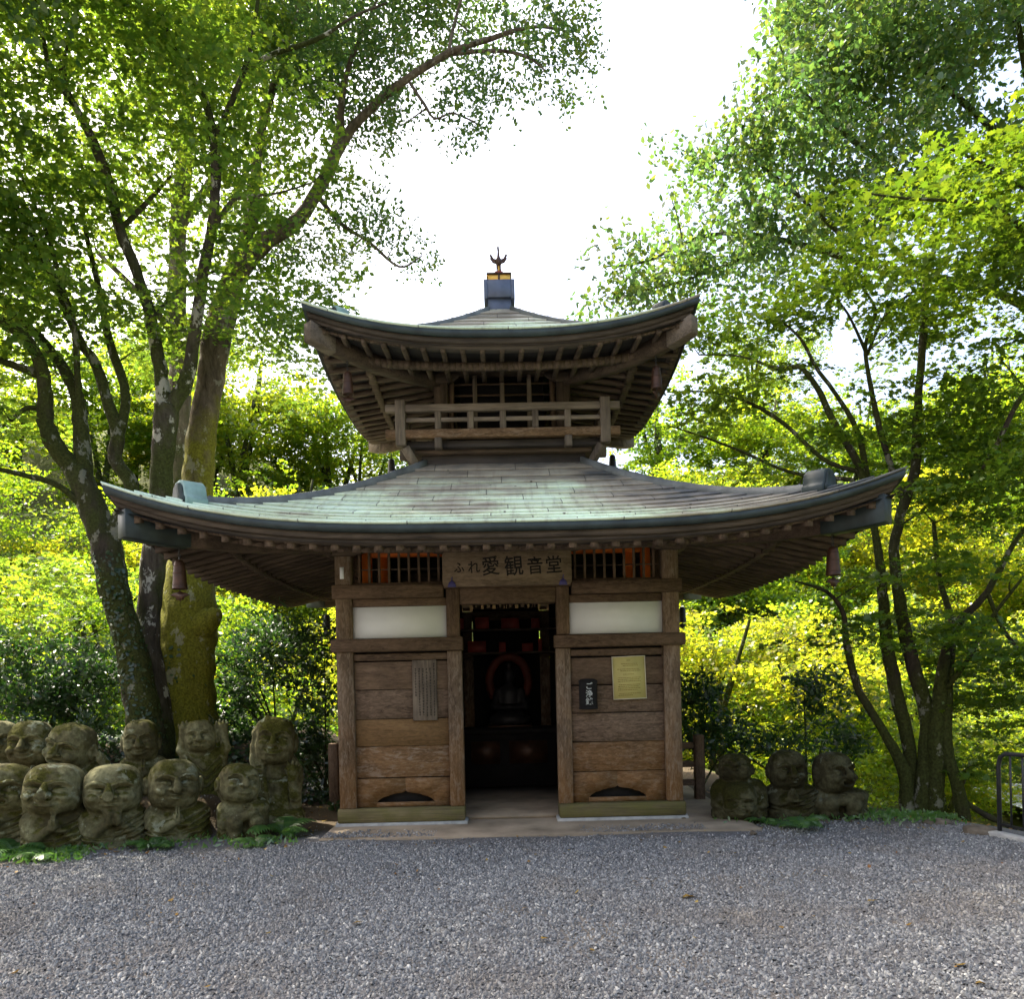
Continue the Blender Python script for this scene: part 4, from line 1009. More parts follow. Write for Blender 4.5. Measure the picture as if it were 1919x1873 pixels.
# yellowed notice on the right bay
pn = thing('notice', 'yellowed paper notice in a thin pale frame right of the door', 'notice', (1.245, 0.03, 1.265)); pn.rotation_euler = (0, R(-1.3), 0)
m = MB(); m.box(-.165, .165, -.004, .012, 0, .43); m.build('sheet', MT['paper'], pn)
m = MB()
for q in [(-.172, .172, -.012, .012, -.008, 0), (-.172, .172, -.012, .012, .43, .438), (-.172, -.1655, -.012, .012, 0.0005, .4295), (.1655, .172, -.012, .012, 0.0005, .4295)]: m.box(*q)
m.build('frame', MT['bright'], pn)
m = MB(); random.seed(5)
for i, (x0, x1) in enumerate([(-.02, .03), None, (-.08, .09), (-.06, .10), None, (-.12, .11), (-.09, .12), None, (-.06, .05), None, (-.12, .12), (-.12, .11), (-.12, .12), None, (-.11, .11), (-.12, .10), (-.12, .12), (-.12, .08), None, (-.11, .12), (-.12, .03)] ) if False else enumerate([(-.02, .03), (0, 0), (-.08, .09), (-.06, .10), (0, 0), (-.12, .11), (-.09, .12), (0, 0), (-.06, .05), (0, 0), (-.12, .12), (-.12, .11), (-.12, .12), (0, 0), (-.11, .11), (-.12, .10), (-.12, .12), (-.12, .08), (0, 0), (-.11, .12), (-.12, .03)]):
    x = x0; z = .395-i*.018
    while x < x1-.006:
        l = random.uniform(.008, .022); m.box(x, min(x+l, x1), -.0052, -.0035, z-.0035, z+.003); x += l+.0045
m.build('printed_lines', MT['print'], pn)
# black offering tube
ob = thing('offering_box', 'black cylinder offering box with white characters between door and yellow notice', 'box', (0.805, -0.03, 1.165))
m = MB(); m.lathe([(.088, 0), (.094, .01), (.094, .285), (.088, .295), (.075, .31), (.02, .315)], n=28); m.build('tube', MT['black'], ob, smooth=True)
m = MB(); m.lathe([(.096, .282), (.099, .286), (.099, .296), (.096, .30)], n=28); m.lathe([(.096, .0), (.098, .004), (.098, .016), (.096, .02)], n=28); m.build('rim', MT['black'], ob)
m = MB(); m.box(-.04, .04, .085, .125, .05, .25); m.build('bracket', MT['iron'], ob)
for i, ch in enumerate('ご浄銭'): text_mesh('lettering', ch, .075, 'paleink', ob, onwall(0.0, -.0975, .235-.078*i), 0.002)
# paper slip stuck on the corner post
pt = MB(); pt.box(-1.715, -1.675, -0.004, -0.001, 2.56, 2.68); o = pt.build('paper_slip', MT['plaster']); tag(o, 'small white paper slip stuck high on the corner post', 'paper slip')

# ---- wind bells under the eave corners
def wind_bell(label, loc, s, mat, group='wind bells under the eave corners', rz=0.0):
    r = thing('wind_bell', label, 'bell', loc, rz, group)
    m = MB(); m.lathe([(.010*s, -.115*s), (.034*s, -.125*s), (.046*s, -.15*s), (.053*s, -.22*s), (.058*s, -.30*s), (.064*s, -.365*s), (.066*s, -.372*s), (.058*s, -.372*s), (.05*s, -.30*s), (.03*s, -.14*s)], n=22)
    b_ = m.build('bell_body', MT[mat], r, smooth=True)
    m = MB()
    for z in (-.17, -.235, -.335): m = MB(); rr = (.049 if z > -.2 else .0555 if z > -.3 else .0615); m.lathe([(rr*s, (z-.004)*s), ((rr+.003)*s, z*s), (rr*s, (z+.004)*s)], n=22); m.build('band', MT[mat], b_)
    m = MB()
    for i in range(4):
        z = -(.0+.03*i)*s; pts = []
        for q in range(9):
            an = 2*math.pi*q/8; a_, b2 = math.cos(an)*.010*s, math.sin(an)*.018*s
            pts.append((a_, 0, z-.016*s+b2) if i % 2 == 0 else (0, a_, z-.016*s+b2))
        m.tube(pts, .0035*s, 5, False)
    m.build('chain', MT['iron'], r)
    m = MB(); m.tube([(0, 0, -.16*s), (0, 0, -.395*s)], .003*s, 5); m.build('clapper_wire', MT['iron'], r)
    m = MB()   # cloud shaped wind catcher
    pr = [(-.085, -.425), (-.05, -.405), (-.02, -.40), (0, -.385), (.02, -.40), (.05, -.405), (.085, -.425), (.06, -.435), (.035, -.445), (.03, -.47), (.012, -.465), (0, -.48), (-.012, -.465), (-.03, -.47), (-.035, -.445), (-.06, -.435)]
    m.prism([(x*s, z*s) for x, z in pr], -.006*s, .006*s); m.build('wind_catcher', MT[mat], r)
    return r
Bl, Bu = 2.893, 1.618
zl = float(underL(Bl, Bl))-0.225; zu = float(underU(Bu, Bu))-0.175
wind_bell('bronze wind bell hanging from the lower eave corner, in front of the mossy trunk', (-Bl, CYB-Bl, zl), 1.0, 'bronze')
wind_bell('bronze wind bell hanging from the lower eave corner, before green maple leaves', (Bl, CYB-Bl, zl), 1.0, 'bronze', rz=0.5)
wind_bell('dark wind bell seen just left of the hall wall, under the far eave', (-Bl, CYB+Bl, zl), 1.0, 'iron')
wind_bell('dark wind bell seen just right of the hall wall, under the far eave', (Bl, CYB+Bl, zl), 1.0, 'iron')
wind_bell('bronze wind bell under the upper eave corner on the side of the dark trunks', (-Bu, CYB-Bu, zu), 0.95, 'bronze')
wind_bell('bronze wind bell under the upper eave corner on the fence side, catching light', (Bu, CYB-Bu, zu), 0.95, 'bronze', rz=0.9)
wind_bell('dark wind bell beside the left end of the balcony', (-Bu, CYB+Bu, zu), 0.95, 'iron')
wind_bell('dark wind bell beside the right end of the balcony', (Bu, CYB+Bu, zu), 0.95, 'iron')

# ---- inside the hall
al = thing('altar', 'dark altar table with reddish front panel inside the doorway', 'altar', (0, 2.45, 0.06))
m = MB(); m.box(-.72, .72, -.30, .30, .72, .78); m.build('table_top', MT['black'], al, 0.006)
m = MB(); m.box(-.66, .66, -.25, .25, .02, .715); m.build('cabinet', MT['black'], al)
m = MB(); m.box(-.5, -.12, -.262, -.251, .32, .62); m.box(.0, .5, -.262, -.251, .32, .62); m.build('front_panel', MT['bronze'], al)
sb = thing('saint_image', 'dark seated figure with a vermilion halo ring inside the hall', 'statue', (0.02, 2.62, 0.842))
S = Sculpt((-.34, -.3, -.04), (.34, .26, .95), 0.016)
S.put(S.ell((0, 0, .10), (.28, .20, .13)), .03); S.put(S.ell((0, .02, .36), (.17, .12, .24)), .06); S.put(S.ell((0, 0, .70), (.085, .09, .115)), .03); S.put(S.ell((0, .01, .84), (.045, .045, .05)), .02)
for sg in (-1, 1): S.put(S.cap((sg*.16, 0, .48), (sg*.20, -.08, .28), .05), .03); S.put(S.cap((sg*.20, -.08, .28), (sg*.02, -.17, .27), .045), .03)
f = S.f; f[0] = f[-1] = 1; f[:, 0] = f[:, -1] = 1; f[:, :, 0] = f[:, :, -1] = 1
Vt, Ft = surface_nets(f, S.lo, S.h); link('figure', np_mesh('figure', Vt, Ft, True), MT['iron'], sb)
m = MB(); m.tube([(.27*math.cos(R(a)), .2, .62+.34*math.sin(R(a))) for a in range(-40, 221, 13)], .062, 10); m.build('halo', MT['halo'], sb, smooth=True)
pbs = MB(); pbs.box(-.3, .3, -.22, .22, -.001, .035); pbs.build('lotus_base', MT['bronze'], sb, 0.01)
sh = thing('tablet_shelf', 'wooden shelf of small red votive tablets at the back of the hall', 'shelf', (0, 3.12, 1.85))
m = MB(); m.box(-.9, .9, -.1, .12, .0, .03); m.box(-.9, .9, -.1, .12, .33, .36); m.build('shelf_board', MT['darkx'], sh, 0.004)
random.seed(8)
for i, (x, z, w_, h_) in enumerate([(-.42, .03, .26, .16), (-.06, .03, .10, .14), (.30, .03, .16, .12), (.48, .03, .05, .18), (-.34, .36, .20, .17), (.06, .36, .26, .15), (.42, .36, .12, .14), (-.7, .36, .2, .16)]):
    m = MB(); m.box(x-w_/2, x+w_/2, -.06, -.03, z+.001, z+h_); o = m.build('votive_tablet', MT['verd'], None, 0.004); o.location = (0, 3.12, 1.85)
    tag(o, 'small dark red votive tablet standing on the shelf inside the hall', 'tablet', 'red tablets on the shelf')

# ---- wooden fence stubs beside the hall, black railing at the slope
def wood_fence(label, x, xw, y):
    r = thing('wooden_fence', label, 'fence', (x, y, g1(x, y)))
    m = MB(); m.box(-.055, .055, -.055, .055, -.3, .78-g1(x, y)); m.build('post', MT['woodz'], r, 0.006)
    for z in (.18, .40, .62):
        m = MB(); m.box(min(0, xw-x)+(.056 if xw > x else 0), max(0, xw-x)-(.056 if xw < x else 0), -.025, .025, z-g1(x, y), z+.075-g1(x, y)); m.build('rail', MT['woodx'], r, 0.006)
wood_fence('low brown wooden fence between the tall statue and the hall', -2.08, -1.80, 1.2)
wood_fence('low dark wooden fence between the hall and the shaded statues', 2.24, 1.80, 1.2)
rl = thing('railing', 'black tubular metal handrail at the edge of the slope', 'railing', (0, 0, 0))
P0 = on_ground(1874, 1566); hx = P0[0]; hy = P0[1]; H0 = 0.735
dirv = Vector((0.30, -0.95, 0)).normalized(); n_ = 6
def rp(t, z): return (hx+dirv.x*t, hy+dirv.y*t, z-0.04*t)
m = MB(); top = [rp(0, -.15), rp(0, .62), rp(.02, .70), rp(.07, H0), rp(.25, H0+.01)]+[rp(t, H0+.01) for t in np.linspace(.5, 2.4, 5)]; m.tube(top, .019, 10); m.build('top_rail', MT['iron'], rl, smooth=True)
m = MB(); m.tube([rp(0.0, .10), rp(2.4, .10)], .014, 8); m.build('bottom_rail', MT['iron'], rl, smooth=True)
for i in range(1, 20):
    t = i*.115; m = MB(); m.tube([rp(t, .10), rp(t, H0)], .009 if i % 10 else .018, 8); m.build('baluster', MT['iron'], rl, smooth=True)
m = MB(); m.bar((hx-.06, hy+.02, -.02), (hx+.70, hy-2.3, -.1), .12, .12); o = m.build('kerb', MT['stone'], None, 0.01); o['kind'] = 'structure'
# rocks along the edge
def rock(label, u, v, z, sx, sy, sz, seed):
    P = on_ground(u, v, z); r_ = np.random.default_rng(seed)
    bm = bmesh.new(); bmesh.ops.create_icosphere(bm, subdivisions=3, radius=1)
    ph_ = r_.uniform(0, 6, 6)
    for vv in bm.verts:
        c = vv.co; k = 1+.16*math.sin(c.x*3+ph_[0])*math.cos(c.y*2.7+ph_[1])+.10*math.sin(c.z*5+ph_[2]+c.x*4)+.05*math.sin(c.y*11+ph_[3])
        vv.co = Vector((c.x*sx, c.y*sy, c.z*sz))*k
    me = D.meshes.new('rock'); bm.to_mesh(me); bm.free(); me.polygons.foreach_set('use_smooth', np.ones(len(me.polygons), bool))
    o = link('rock', me, MT['rock'], None, P); tag(o, label, 'rock', 'stones along the edge of the forecourt'); return o
rock('brown boulder at the slope edge just before the black railing', 1838, 1562, 0.0, .16, .12, .07, 1)
rock('flat stone lying under the maple trunks at the slope', 1760, 1543, 0.0, .14, .1, .05, 2)
rock('low stone on the earth in front of the turned aside shaded statue', 1605, 1532, 0.0, .10, .08, .04, 3)
rock('small stone on the concrete pad corner by the hall', 1412, 1562, 0.02, .035, .03, .022, 4)
rock('white pebble on the concrete pad in front of the right plinth', 1281, 1535, 0.022, .022, .018, .014, 5)
# ------------------------------------------------------------------ trees
def rnd_noise(P, s, sd=0.0):
    x, y, z = P[:, 0]*s+sd, P[:, 1]*s+sd*1.7, P[:, 2]*s-sd
    return (np.sin(x*1.7+1.3*np.sin(y*1.1))*np.sin(y*1.9+1.1*np.sin(z*1.3))+np.sin(z*2.1+1.7*np.sin(x*.9)))*0.5
LEAF = {
 'maple': (np.array([(0, -.05), (.30, .10), (.62, .02), (.36, .38), (.42, .72), (.16, .62), (0, 1.05), (-.16, .62), (-.42, .72), (-.36, .38), (-.62, .02), (-.30, .10)]), 1.0),
 'oval': (np.array([(0, 0), (.30, .32), (.24, .70), (0, 1.0), (-.24, .70), (-.30, .32)]), 1.0),
 'blade': (np.array([(0, 0), (.17, .35), (.13, .7), (0, 1.0), (-.13, .7), (-.17, .35)]), 1.0),
 'quad': (np.array([(0, 0), (.42, .5), (0, 1.0), (-.42, .5)]), 1.0)}
def leaf_mesh(C, Nn, size, kind, r):
    """leaves at C with approximate normals Nn; returns verts, faces"""
    t = LEAF[kind][0]; n = len(C); k = len(t)
    Nn = Nn/np.linalg.norm(Nn, axis=1, keepdims=True)
    a = r.normal(size=(n, 3)); T = np.cross(a, Nn); T /= np.linalg.norm(T, axis=1, keepdims=True); B = np.cross(Nn, T)
    s = (size*r.uniform(.42, 1.38, n))[:, None, None]
    q = t-np.array([0, .5])
    V = C[:, None]+(T[:, None]*q[None, :, :1]+B[:, None]*q[None, :, 1:])*s
    V = V-Nn[:, None]*(np.abs(q[None, :, :1])*0.35*s)          # folded along the midrib
    return V.reshape(-1, 3), np.arange(n*k).reshape(n, k)
def in_blobs(blobs, r, rho, gap=0.35, sd=0.0):
    out = []
    for (u, v, ru, rv, d, rd, w) in blobs:
        P = at(u, v, d); k = d/F; rx, rz = ru*k, rv*k
        n = int(rho*w*4/3*math.pi*rx*rz*rd*1.6)+1
        q = r.normal(size=(n, 3)); q /= np.linalg.norm(q, axis=1, keepdims=True); q *= r.random((n, 1))**(1/2.6)
        X_ = P+q*np.array([rx, rd, rz]); X_ = X_[rnd_noise(X_, 1.5, sd)+r.normal(0, .18, n) > -gap]; out.append(X_)
    return np.concatenate(out)
def sprays(Cs, r, n, rad, thick, size, kind, tilt=.35, droop=.25, spread=.5):
    m = len(Cs); th = r.uniform(0, 2*np.pi, (m, n)); rr = rad*np.sqrt(r.random((m, n)))*r.uniform(.6, 1.25, (m, 1))
    # an elongated fan, pointing some way outward
    az = r.uniform(0, 2*np.pi, m)[:, None]
    lx, ly = rr*np.cos(th)*1.35, rr*np.sin(th)*.85
    x, y = lx*np.cos(az)-ly*np.sin(az), lx*np.sin(az)+ly*np.cos(az)
    tx, ty = r.normal(0, tilt, (m, 1)), r.normal(0, tilt, (m, 1))
    z = x*tx+y*ty+r.normal(0, thick, (m, n))-droop*rr*rr/rad
    C = np.stack([x, y, z], -1)+Cs[:, None]
    N_ = np.stack([-tx+0*x, -ty+0*x, np.ones_like(x)], -1)+r.normal(0, spread, (m, n, 3))
    return leaf_mesh(C.reshape(-1, 3), N_.reshape(-1, 3), size, kind, r)
def limb_path(pts, sub=5, jit=0.0, r=None):
    """(u, v, width in px, depth) -> world points and radii"""
    P = np.array([at(u, v, d) for u, v, w, d in pts]); Rr = np.array([w*.5*d/F for u, v, w, d in pts])
    X_ = catmull(np.concatenate([P, Rr[:, None]], 1), sub); P, Rr = X_[:, :3], np.maximum(X_[:, 3], .004)
    if jit and r is not None: P[1:-1] += r.normal(0, jit, P[1:-1].shape)*Rr[1:-1, None]
    return P, Rr
def bark_tube(mb, P, Rr, r, n=10, lump=.13):
    v0 = len(mb.v); mb.tube(P, Rr, n)
    V = np.array(mb.v[v0:v0+len(P)*n]).reshape(len(P), n, 3); c = np.array(P)[:, None]
    Q = V.reshape(-1, 3)*np.array([1, 1, .3])
    f = 1+lump*rnd_noise(Q, 5.5 if n > 20 else 4.5, 1.0).reshape(len(P), n, 1)+lump*.55*rnd_noise(Q*np.array([1, 1, 1.6]), 17.0, 2.0).reshape(len(P), n, 1)
    V = c+(V-c)*f
    mb.v[v0:v0+len(P)*n] = [tuple(x) for x in V.reshape(-1, 3)]
def grow_twigs(mb, nodes, rads, targets, r, rmax=.016, maxlen=2.6, sag=.10):
    """join every target to the nearest wood so far, nearest first"""
    nodes = np.array(nodes); rads = np.array(rads); tg = np.array(targets)
    if not len(tg): return
    d0 = np.min(np.linalg.norm(tg[:, None]-nodes[None, ::2], axis=2), axis=1); tg = tg[np.argsort(d0)]
    NP = [nodes]; NR = [rads]; pool = nodes; pr = rads
    for t in tg:
        d = np.linalg.norm(pool-t, axis=1)+np.where(pr > .08, .15, 0)+np.maximum(pool[:, 2]-t[2], 0)*.5
        i = int(np.argmin(d)); L = np.linalg.norm(pool[i]-t)
        if L > maxlen or L < .08: continue
        a = pool[i]; k = max(3, int(L/.25)+2); s = np.linspace(0, 1, k)[:, None]
        mid = r.normal(0, .07*L, 3)+np.array([0, 0, sag*L])
        P = a+(t-a)*s+mid*(4*s*(1-s))*.8
        ra = min(rmax*(.45+.5*min(L, 1.5)), pr[i]*.75); Rr = ra*(1-.75*s[:, 0])
        mb.tube(P, Rr, 4 if ra < .012 else 5, False)
        pool = np.concatenate([pool, P[1:]]); pr = np.concatenate([pr, np.maximum(Rr[1:], .004)])
def Rmax(L): return max(w*.5*d/F for u, v, w, d in L)
def tree(name, label, cat, limbs, blobs, bark, leaf, lf, seed, rho=9.0, n=34, rad=.30, thick=.03, size=.06, kind='maple', tilt=.3, droop=.3, spread=.5, gap=.35, twig_every=2, group=None, base=None, rmax=.016, maxlen=2.6, stubs=None):
    r = np.random.default_rng(seed); mb = MB(); nodes, rads = [], []
    for L in limbs:
        fat = Rmax(L) > .2
        P, Rr = limb_path(L, 12 if fat else 5, 0 if fat else .05, r); bark_tube(mb, P, Rr, r, 28 if fat else (12 if Rr.max() > .12 else 8), .13 if fat else .13)
        nodes += list(P); rads += list(Rr)
    Cs = in_blobs(blobs, r, rho, gap, seed*.77)
    Cs = Cs[Cs[:, 2] > .35]
    grow_twigs(mb, nodes, rads, Cs[::twig_every]-np.array([0, 0, .03]), r, rmax, maxlen)
    V, Fq = sprays(Cs, r, n, rad, thick, size, kind, tilt, droop, spread)
    b0 = base if base is not None else nodes[0]
    root = thing(name, label, cat, b0, 0, group)
    off = np.array([float(c) for c in b0])
    mb.v = [tuple(np.array(p)-off) for p in mb.v]
    mb.build('trunk', MT[bark], root, smooth=True, fix=False)
    link('crown', np_mesh('crown', V-off, Fq), MT[leaf], root)
    return root, len(V)//len(LEAF[kind][0])
# --- left: the old moss-grown tree whose limb reaches over the forecourt
lm = [[(340, 1440, 200, 10.0), (338, 1400, 160, 10.0), (342, 1330, 132, 10.0), (346, 1230, 116, 10.0), (352, 1120, 92, 10.0), (362, 1000, 66, 10.05), (372, 880, 55, 10.1), (388, 760, 51, 10.1), (404, 650, 49, 10.2), (424, 560, 46, 10.2), (455, 480, 38, 10.2)],
      [(352, 1190, 60, 9.9), (383, 1168, 50, 9.85), (400, 1152, 34, 9.8), (404, 1140, 14, 9.8)], [(345, 1360, 76, 9.9), (392, 1420, 52, 9.75), (430, 1465, 24, 9.7)], [(338, 1360, 76, 9.9), (290, 1425, 50, 9.7), (258, 1465, 22, 9.6)], [(340, 1340, 60, 9.85), (350, 1420, 54, 9.6), (352, 1470, 30, 9.5)],
      [(440, 520, 32, 10.2), (500, 452, 29, 10.3), (556, 415, 26, 10.4), (598, 352, 22, 10.4), (625, 300, 21, 10.4), (637, 245, 17, 10.4), (640, 190, 13, 10.3), (655, 120, 10, 10.1), (690, 40, 6, 9.9), (720, -40, 4, 9.7)],
      [(610, 330, 19, 10.4), (650, 255, 18, 10.3), (695, 203, 18, 10.1), (760, 150, 15, 9.8), (840, 100, 13, 9.5), (910, 75, 10, 9.3), (1000, 50, 6, 9.2), (1070, 60, 3, 9.1)],
      [(840, 100, 10, 9.5), (930, 95, 7, 9.3), (985, 105, 6, 9.2), (1020, 130, 3, 9.1)], [(765, 150, 7, 9.8), (795, 195, 6, 9.7), (815, 222, 4, 9.6), (850, 212, 3, 9.5), (900, 235, 3, 9.5)],
      [(445, 510, 32, 10.2), (470, 410, 24, 10.4), (482, 300, 20, 10.6), (500, 200, 16, 10.8), (535, 100, 11, 11.0), (560, 0, 8, 11.1), (590, -120, 5, 11.2)],
      [(590, 360, 10, 10.4), (640, 420, 8, 10.5), (690, 452, 6, 10.5), (748, 500, 4, 10.5), (790, 480, 3, 10.5)], [(840, 100, 7, 9.5), (850, 50, 6, 9.6), (870, -20, 5, 9.7), (900, -100, 3, 9.8)]]
bl = [(640, 50, 170, 80, 10.2, 1.6, 1), (790, 40, 140, 70, 9.8, 1.5, 1), (930, 40, 110, 55, 9.4, 1.2, 1), (1045, 85, 75, 55, 9.2, 1.0, 1), (1085, 120, 45, 45, 9.1, .7, 1), (1030, 170, 55, 40, 9.2, .8, 1), (900, 150, 65, 40, 9.4, .8, .9), (840, 210, 45, 35, 9.6, .7, .8), (905, 235, 28, 30, 9.5, .5, .9),
      (690, 160, 90, 65, 10.2, 1.2, 1), (640, 225, 60, 50, 10.4, .9, .9), (730, 230, 50, 30, 10.0, .7, .8), (560, 150, 90, 90, 10.8, 1.3, 1), (610, 300, 40, 45, 10.4, .8, .5),
      (690, 400, 60, 50, 10.5, .9, .75), (755, 450, 55, 38, 10.5, .7, .8), (800, 478, 32, 25, 10.5, .5, .7), (640, 440, 60, 50, 10.5, .9, .9), (560, 500, 75, 70, 10.5, 1.1, 1), (650, 570, 60, 28, 10.6, .7, .9),
      (480, 380, 80, 90, 10.8, 1.3, .8), (760, -90, 260, 90, 10.2, 2.0, 1.2), (500, -120, 240, 130, 11, 2.5, 1.2), (1000, -60, 120, 60, 9.5, 1.4, 1)]
t1, c1_ = tree('oak_tree', 'big old tree with mossy leaning trunk and one limb reaching over the sky', 'tree', lm, bl, 'bark_moss', 'lf_oak', None, 21, rho=20, n=64, rad=.24, thick=.10, size=.056, kind='oval', tilt=.5, droop=.15, spread=.9, gap=.10)
# --- left: maple with forked dark stems
lm = [[(304, 1460, 74, 9.5), (300, 1400, 62, 9.5), (290, 1310, 52, 9.5), (277, 1200, 46, 9.5), (285, 1080, 44, 9.5), (300, 950, 42, 9.5), (303, 860, 42, 9.5), (312, 760, 40, 9.5)],
      [(310, 775, 34, 9.5), (300, 690, 26, 9.5), (283, 600, 24, 9.45), (262, 530, 22, 9.4), (225, 430, 20, 9.3), (200, 330, 18, 9.1), (170, 255, 16, 8.9), (135, 190, 13, 8.7), (95, 140, 10, 8.6), (80, 60, 7, 8.5), (60, -30, 5, 8.5)],
      [(312, 775, 34, 9.5), (348, 715, 28, 9.5), (363, 640, 22, 9.5), (380, 520, 20, 9.4), (398, 420, 19, 9.3), (404, 340, 18, 9.2), (402, 270, 17, 9.2), (385, 190, 13, 9.1), (345, 120, 11, 9.0), (310, 50, 9, 8.9), (295, -40, 6, 8.8)],
      [(402, 275, 14, 9.2), (430, 200, 13, 9.1), (458, 130, 11, 9.0), (475, 60, 8, 8.9), (488, -40, 6, 8.8)], [(458, 132, 9, 9.0), (510, 102, 9, 8.9), (560, 86, 8, 8.8), (610, 65, 7, 8.7), (660, 32, 5, 8.6), (725, 5, 4, 8.5)],
      [(398, 432, 11, 9.3), (425, 390, 9, 9.3), (448, 370, 7, 9.3), (520, 362, 4, 9.2), (590, 340, 3, 9.1)], [(225, 430, 10, 9.3), (275, 380, 8, 9.5), (320, 330, 5, 9.7)], [(135, 190, 8, 8.7), (120, 110, 6, 8.9), (150, 30, 4, 9)], [(283, 600, 10, 9.45), (340, 540, 7, 9.8), (420, 500, 5, 10.1)]]
bl = [(120, 290, 150, 85, 8.9, 1.6, 1), (300, 120, 170, 100, 9.2, 1.7, .9), (180, 60, 190, 90, 8.9, 1.8, 1), (470, 220, 150, 95, 9.1, 1.5, .9), (330, 300, 110, 60, 9.3, 1.3, .7), (200, 440, 150, 60, 9.3, 1.5, .8), (450, 440, 120, 70, 9.3, 1.3, 1), (540, 620, 110, 55, 9.6, 1.2, 1), (640, 610, 70, 55, 9.7, 1.0, 1),
      (560, 690, 110, 45, 9.9, 1.1, .9), (380, 600, 130, 55, 9.6, 1.2, .6), (480, 560, 100, 60, 9.7, 1.1, .8), (60, 420, 90, 60, 9.0, 1.3, .9), (520, 60, 110, 60, 8.8, 1.3, .8), (230, -130, 300, 120, 9, 2.5, 1.2), (60, 150, 110, 80, 8.7, 1.4, .9), (600, 330, 70, 50, 9.4, 1, .6)]
t2, c2_ = tree('maple_tree', 'slender maple with forked dark stems just left of the lower roof corner', 'tree', lm, bl, 'bark_maple', 'lf_maple', None, 22, twig_every=2, rho=10, n=64, rad=.38, thick=.016, size=.062, tilt=.15, droop=.22, spread=.4, gap=.25)
# --- left edge: leaning maple with many limbs
lm = [[(286, 1460, 84, 9.1), (278, 1400, 70, 9.1), (264, 1310, 60, 9.1), (240, 1200, 56, 9.1), (215, 1100, 54, 9.1), (195, 1010, 52, 9.1), (165, 930, 50, 9.1), (142, 880, 44, 9.1)],
      [(144, 885, 36, 9.1), (106, 840, 33, 9.05), (86, 790, 30, 9.0), (84, 725, 27, 8.9), (76, 680, 24, 8.8), (45, 630, 22, 8.7), (-5, 600, 20, 8.6), (-80, 550, 14, 8.4)], [(158, 900, 36, 9.1), (153, 820, 30, 9.2), (145, 745, 26, 9.2), (118, 690, 22, 9.2), (80, 640, 18, 9.3), (30, 590, 14, 9.4), (-30, 530, 10, 9.5)],
      [(200, 1020, 40, 9.1), (248, 920, 28, 9.2), (216, 862, 28, 9.3), (221, 815, 26, 9.3), (200, 750, 20, 9.3), (178, 680, 18, 9.3), (150, 640, 16, 9.2), (106, 532, 14, 9.0), (68, 454, 13, 8.8), (34, 392, 11, 8.6), (-5, 340, 9, 8.5), (-50, 280, 6, 8.4)],
      [(222, 818, 20, 9.3), (235, 740, 16, 9.4), (205, 640, 15, 9.5), (185, 540, 12, 9.6), (160, 430, 9, 9.6), (150, 330, 5, 9.6)], [(150, 800, 14, 9.2), (146, 715, 12, 9.1), (138, 610, 11, 9.0), (118, 540, 9, 8.9), (85, 430, 7, 8.7), (40, 330, 5, 8.6)],
      [(170, 965, 14, 9.1), (112, 912, 12, 8.9), (50, 892, 10, 8.7), (-5, 880, 8, 8.5), (-80, 868, 5, 8.3)], [(86, 770, 12, 9), (50, 765, 9, 8.9), (20, 790, 6, 8.8)], [(72, 700, 24, 8.9), (40, 690, 16, 8.8), (-10, 670, 14, 8.7), (-60, 640, 10, 8.6)]]
bl = [(40, 560, 130, 70, 8.7, 1.5, 1.1), (150, 560, 130, 70, 9.1, 1.4, 1), (70, 660, 80, 50, 9.2, 1.1, .5), (230, 640, 90, 45, 9.5, 1.1, .7), (70, 1060, 130, 34, 9.0, 1.2, 1), (130, 1120, 110, 32, 9.1, 1.0, .9), (30, 960, 80, 24, 8.7, .9, .5), (40, 1170, 90, 30, 9.0, .9, .9), (30, 450, 100, 60, 8.7, 1.4, 1), (-60, 700, 120, 120, 8.6, 1.6, 1), (-120, 400, 160, 160, 8.6, 2.0, 1.2), (-330, 150, 260, 260, 8.6, 2.2, .9), (-420, 500, 200, 200, 8.4, 2.0, .8), (-150, -150, 240, 160, 8.8, 2.2, .9), (60, 820, 50, 24, 9.0, .8, .4)]
t4, c4_ = tree('maple_tree', 'leaning moss streaked maple at the left picture edge with low horizontal sprays', 'tree', lm, bl, 'bark_dark', 'lf_maple', None, 24, twig_every=2, rho=10.5, n=64, rad=.38, thick=.016, size=.062, tilt=.15, droop=.22, spread=.4, gap=.28)
# --- left: tall straight tree behind, trunk patched with sun
lm = [[(330, 1480, 66, 14.0), (330, 1300, 56, 14.0), (333, 1100, 50, 14.0), (335, 900, 44, 14.0), (337, 700, 39, 14.0), (331, 560, 34, 14.0), (335, 430, 31, 14.0), (347, 300, 27, 14.0), (352, 200, 22, 14.0), (346, 100, 18, 14.0), (340, 0, 14, 14.0), (340, -200, 8, 14.0)],
      [(335, 430, 18, 14), (400, 330, 12, 14.2), (450, 240, 8, 14.5)], [(338, 640, 16, 14), (270, 560, 12, 13.6), (180, 470, 8, 13.2)], [(345, 300, 14, 14), (280, 180, 10, 14), (230, 60, 7, 14)]]
bl = [(330, 60, 230, 150, 14, 2.4, .8), (250, 330, 190, 120, 13.6, 2.2, .7), (470, 330, 130, 130, 14.3, 2.0, .7), (120, 200, 160, 150, 13.6, 2.2, .8), (420, -120, 300, 130, 14, 3.0, 1), (200, 620, 200, 90, 14.5, 2, .4), (500, 650, 130, 60, 14.5, 1.6, .6)]
t3, c3_ = tree('tall_tree', 'tall straight tree standing behind the mossy trunks, bark patched with sunlight', 'tree', lm, bl, 'bark_pale', 'lf_maple', None, 23, rho=6.5, n=44, rad=.38, thick=.08, size=.085, kind='oval', tilt=.4, droop=.2, spread=.8, gap=.25, rmax=.02, maxlen=4)
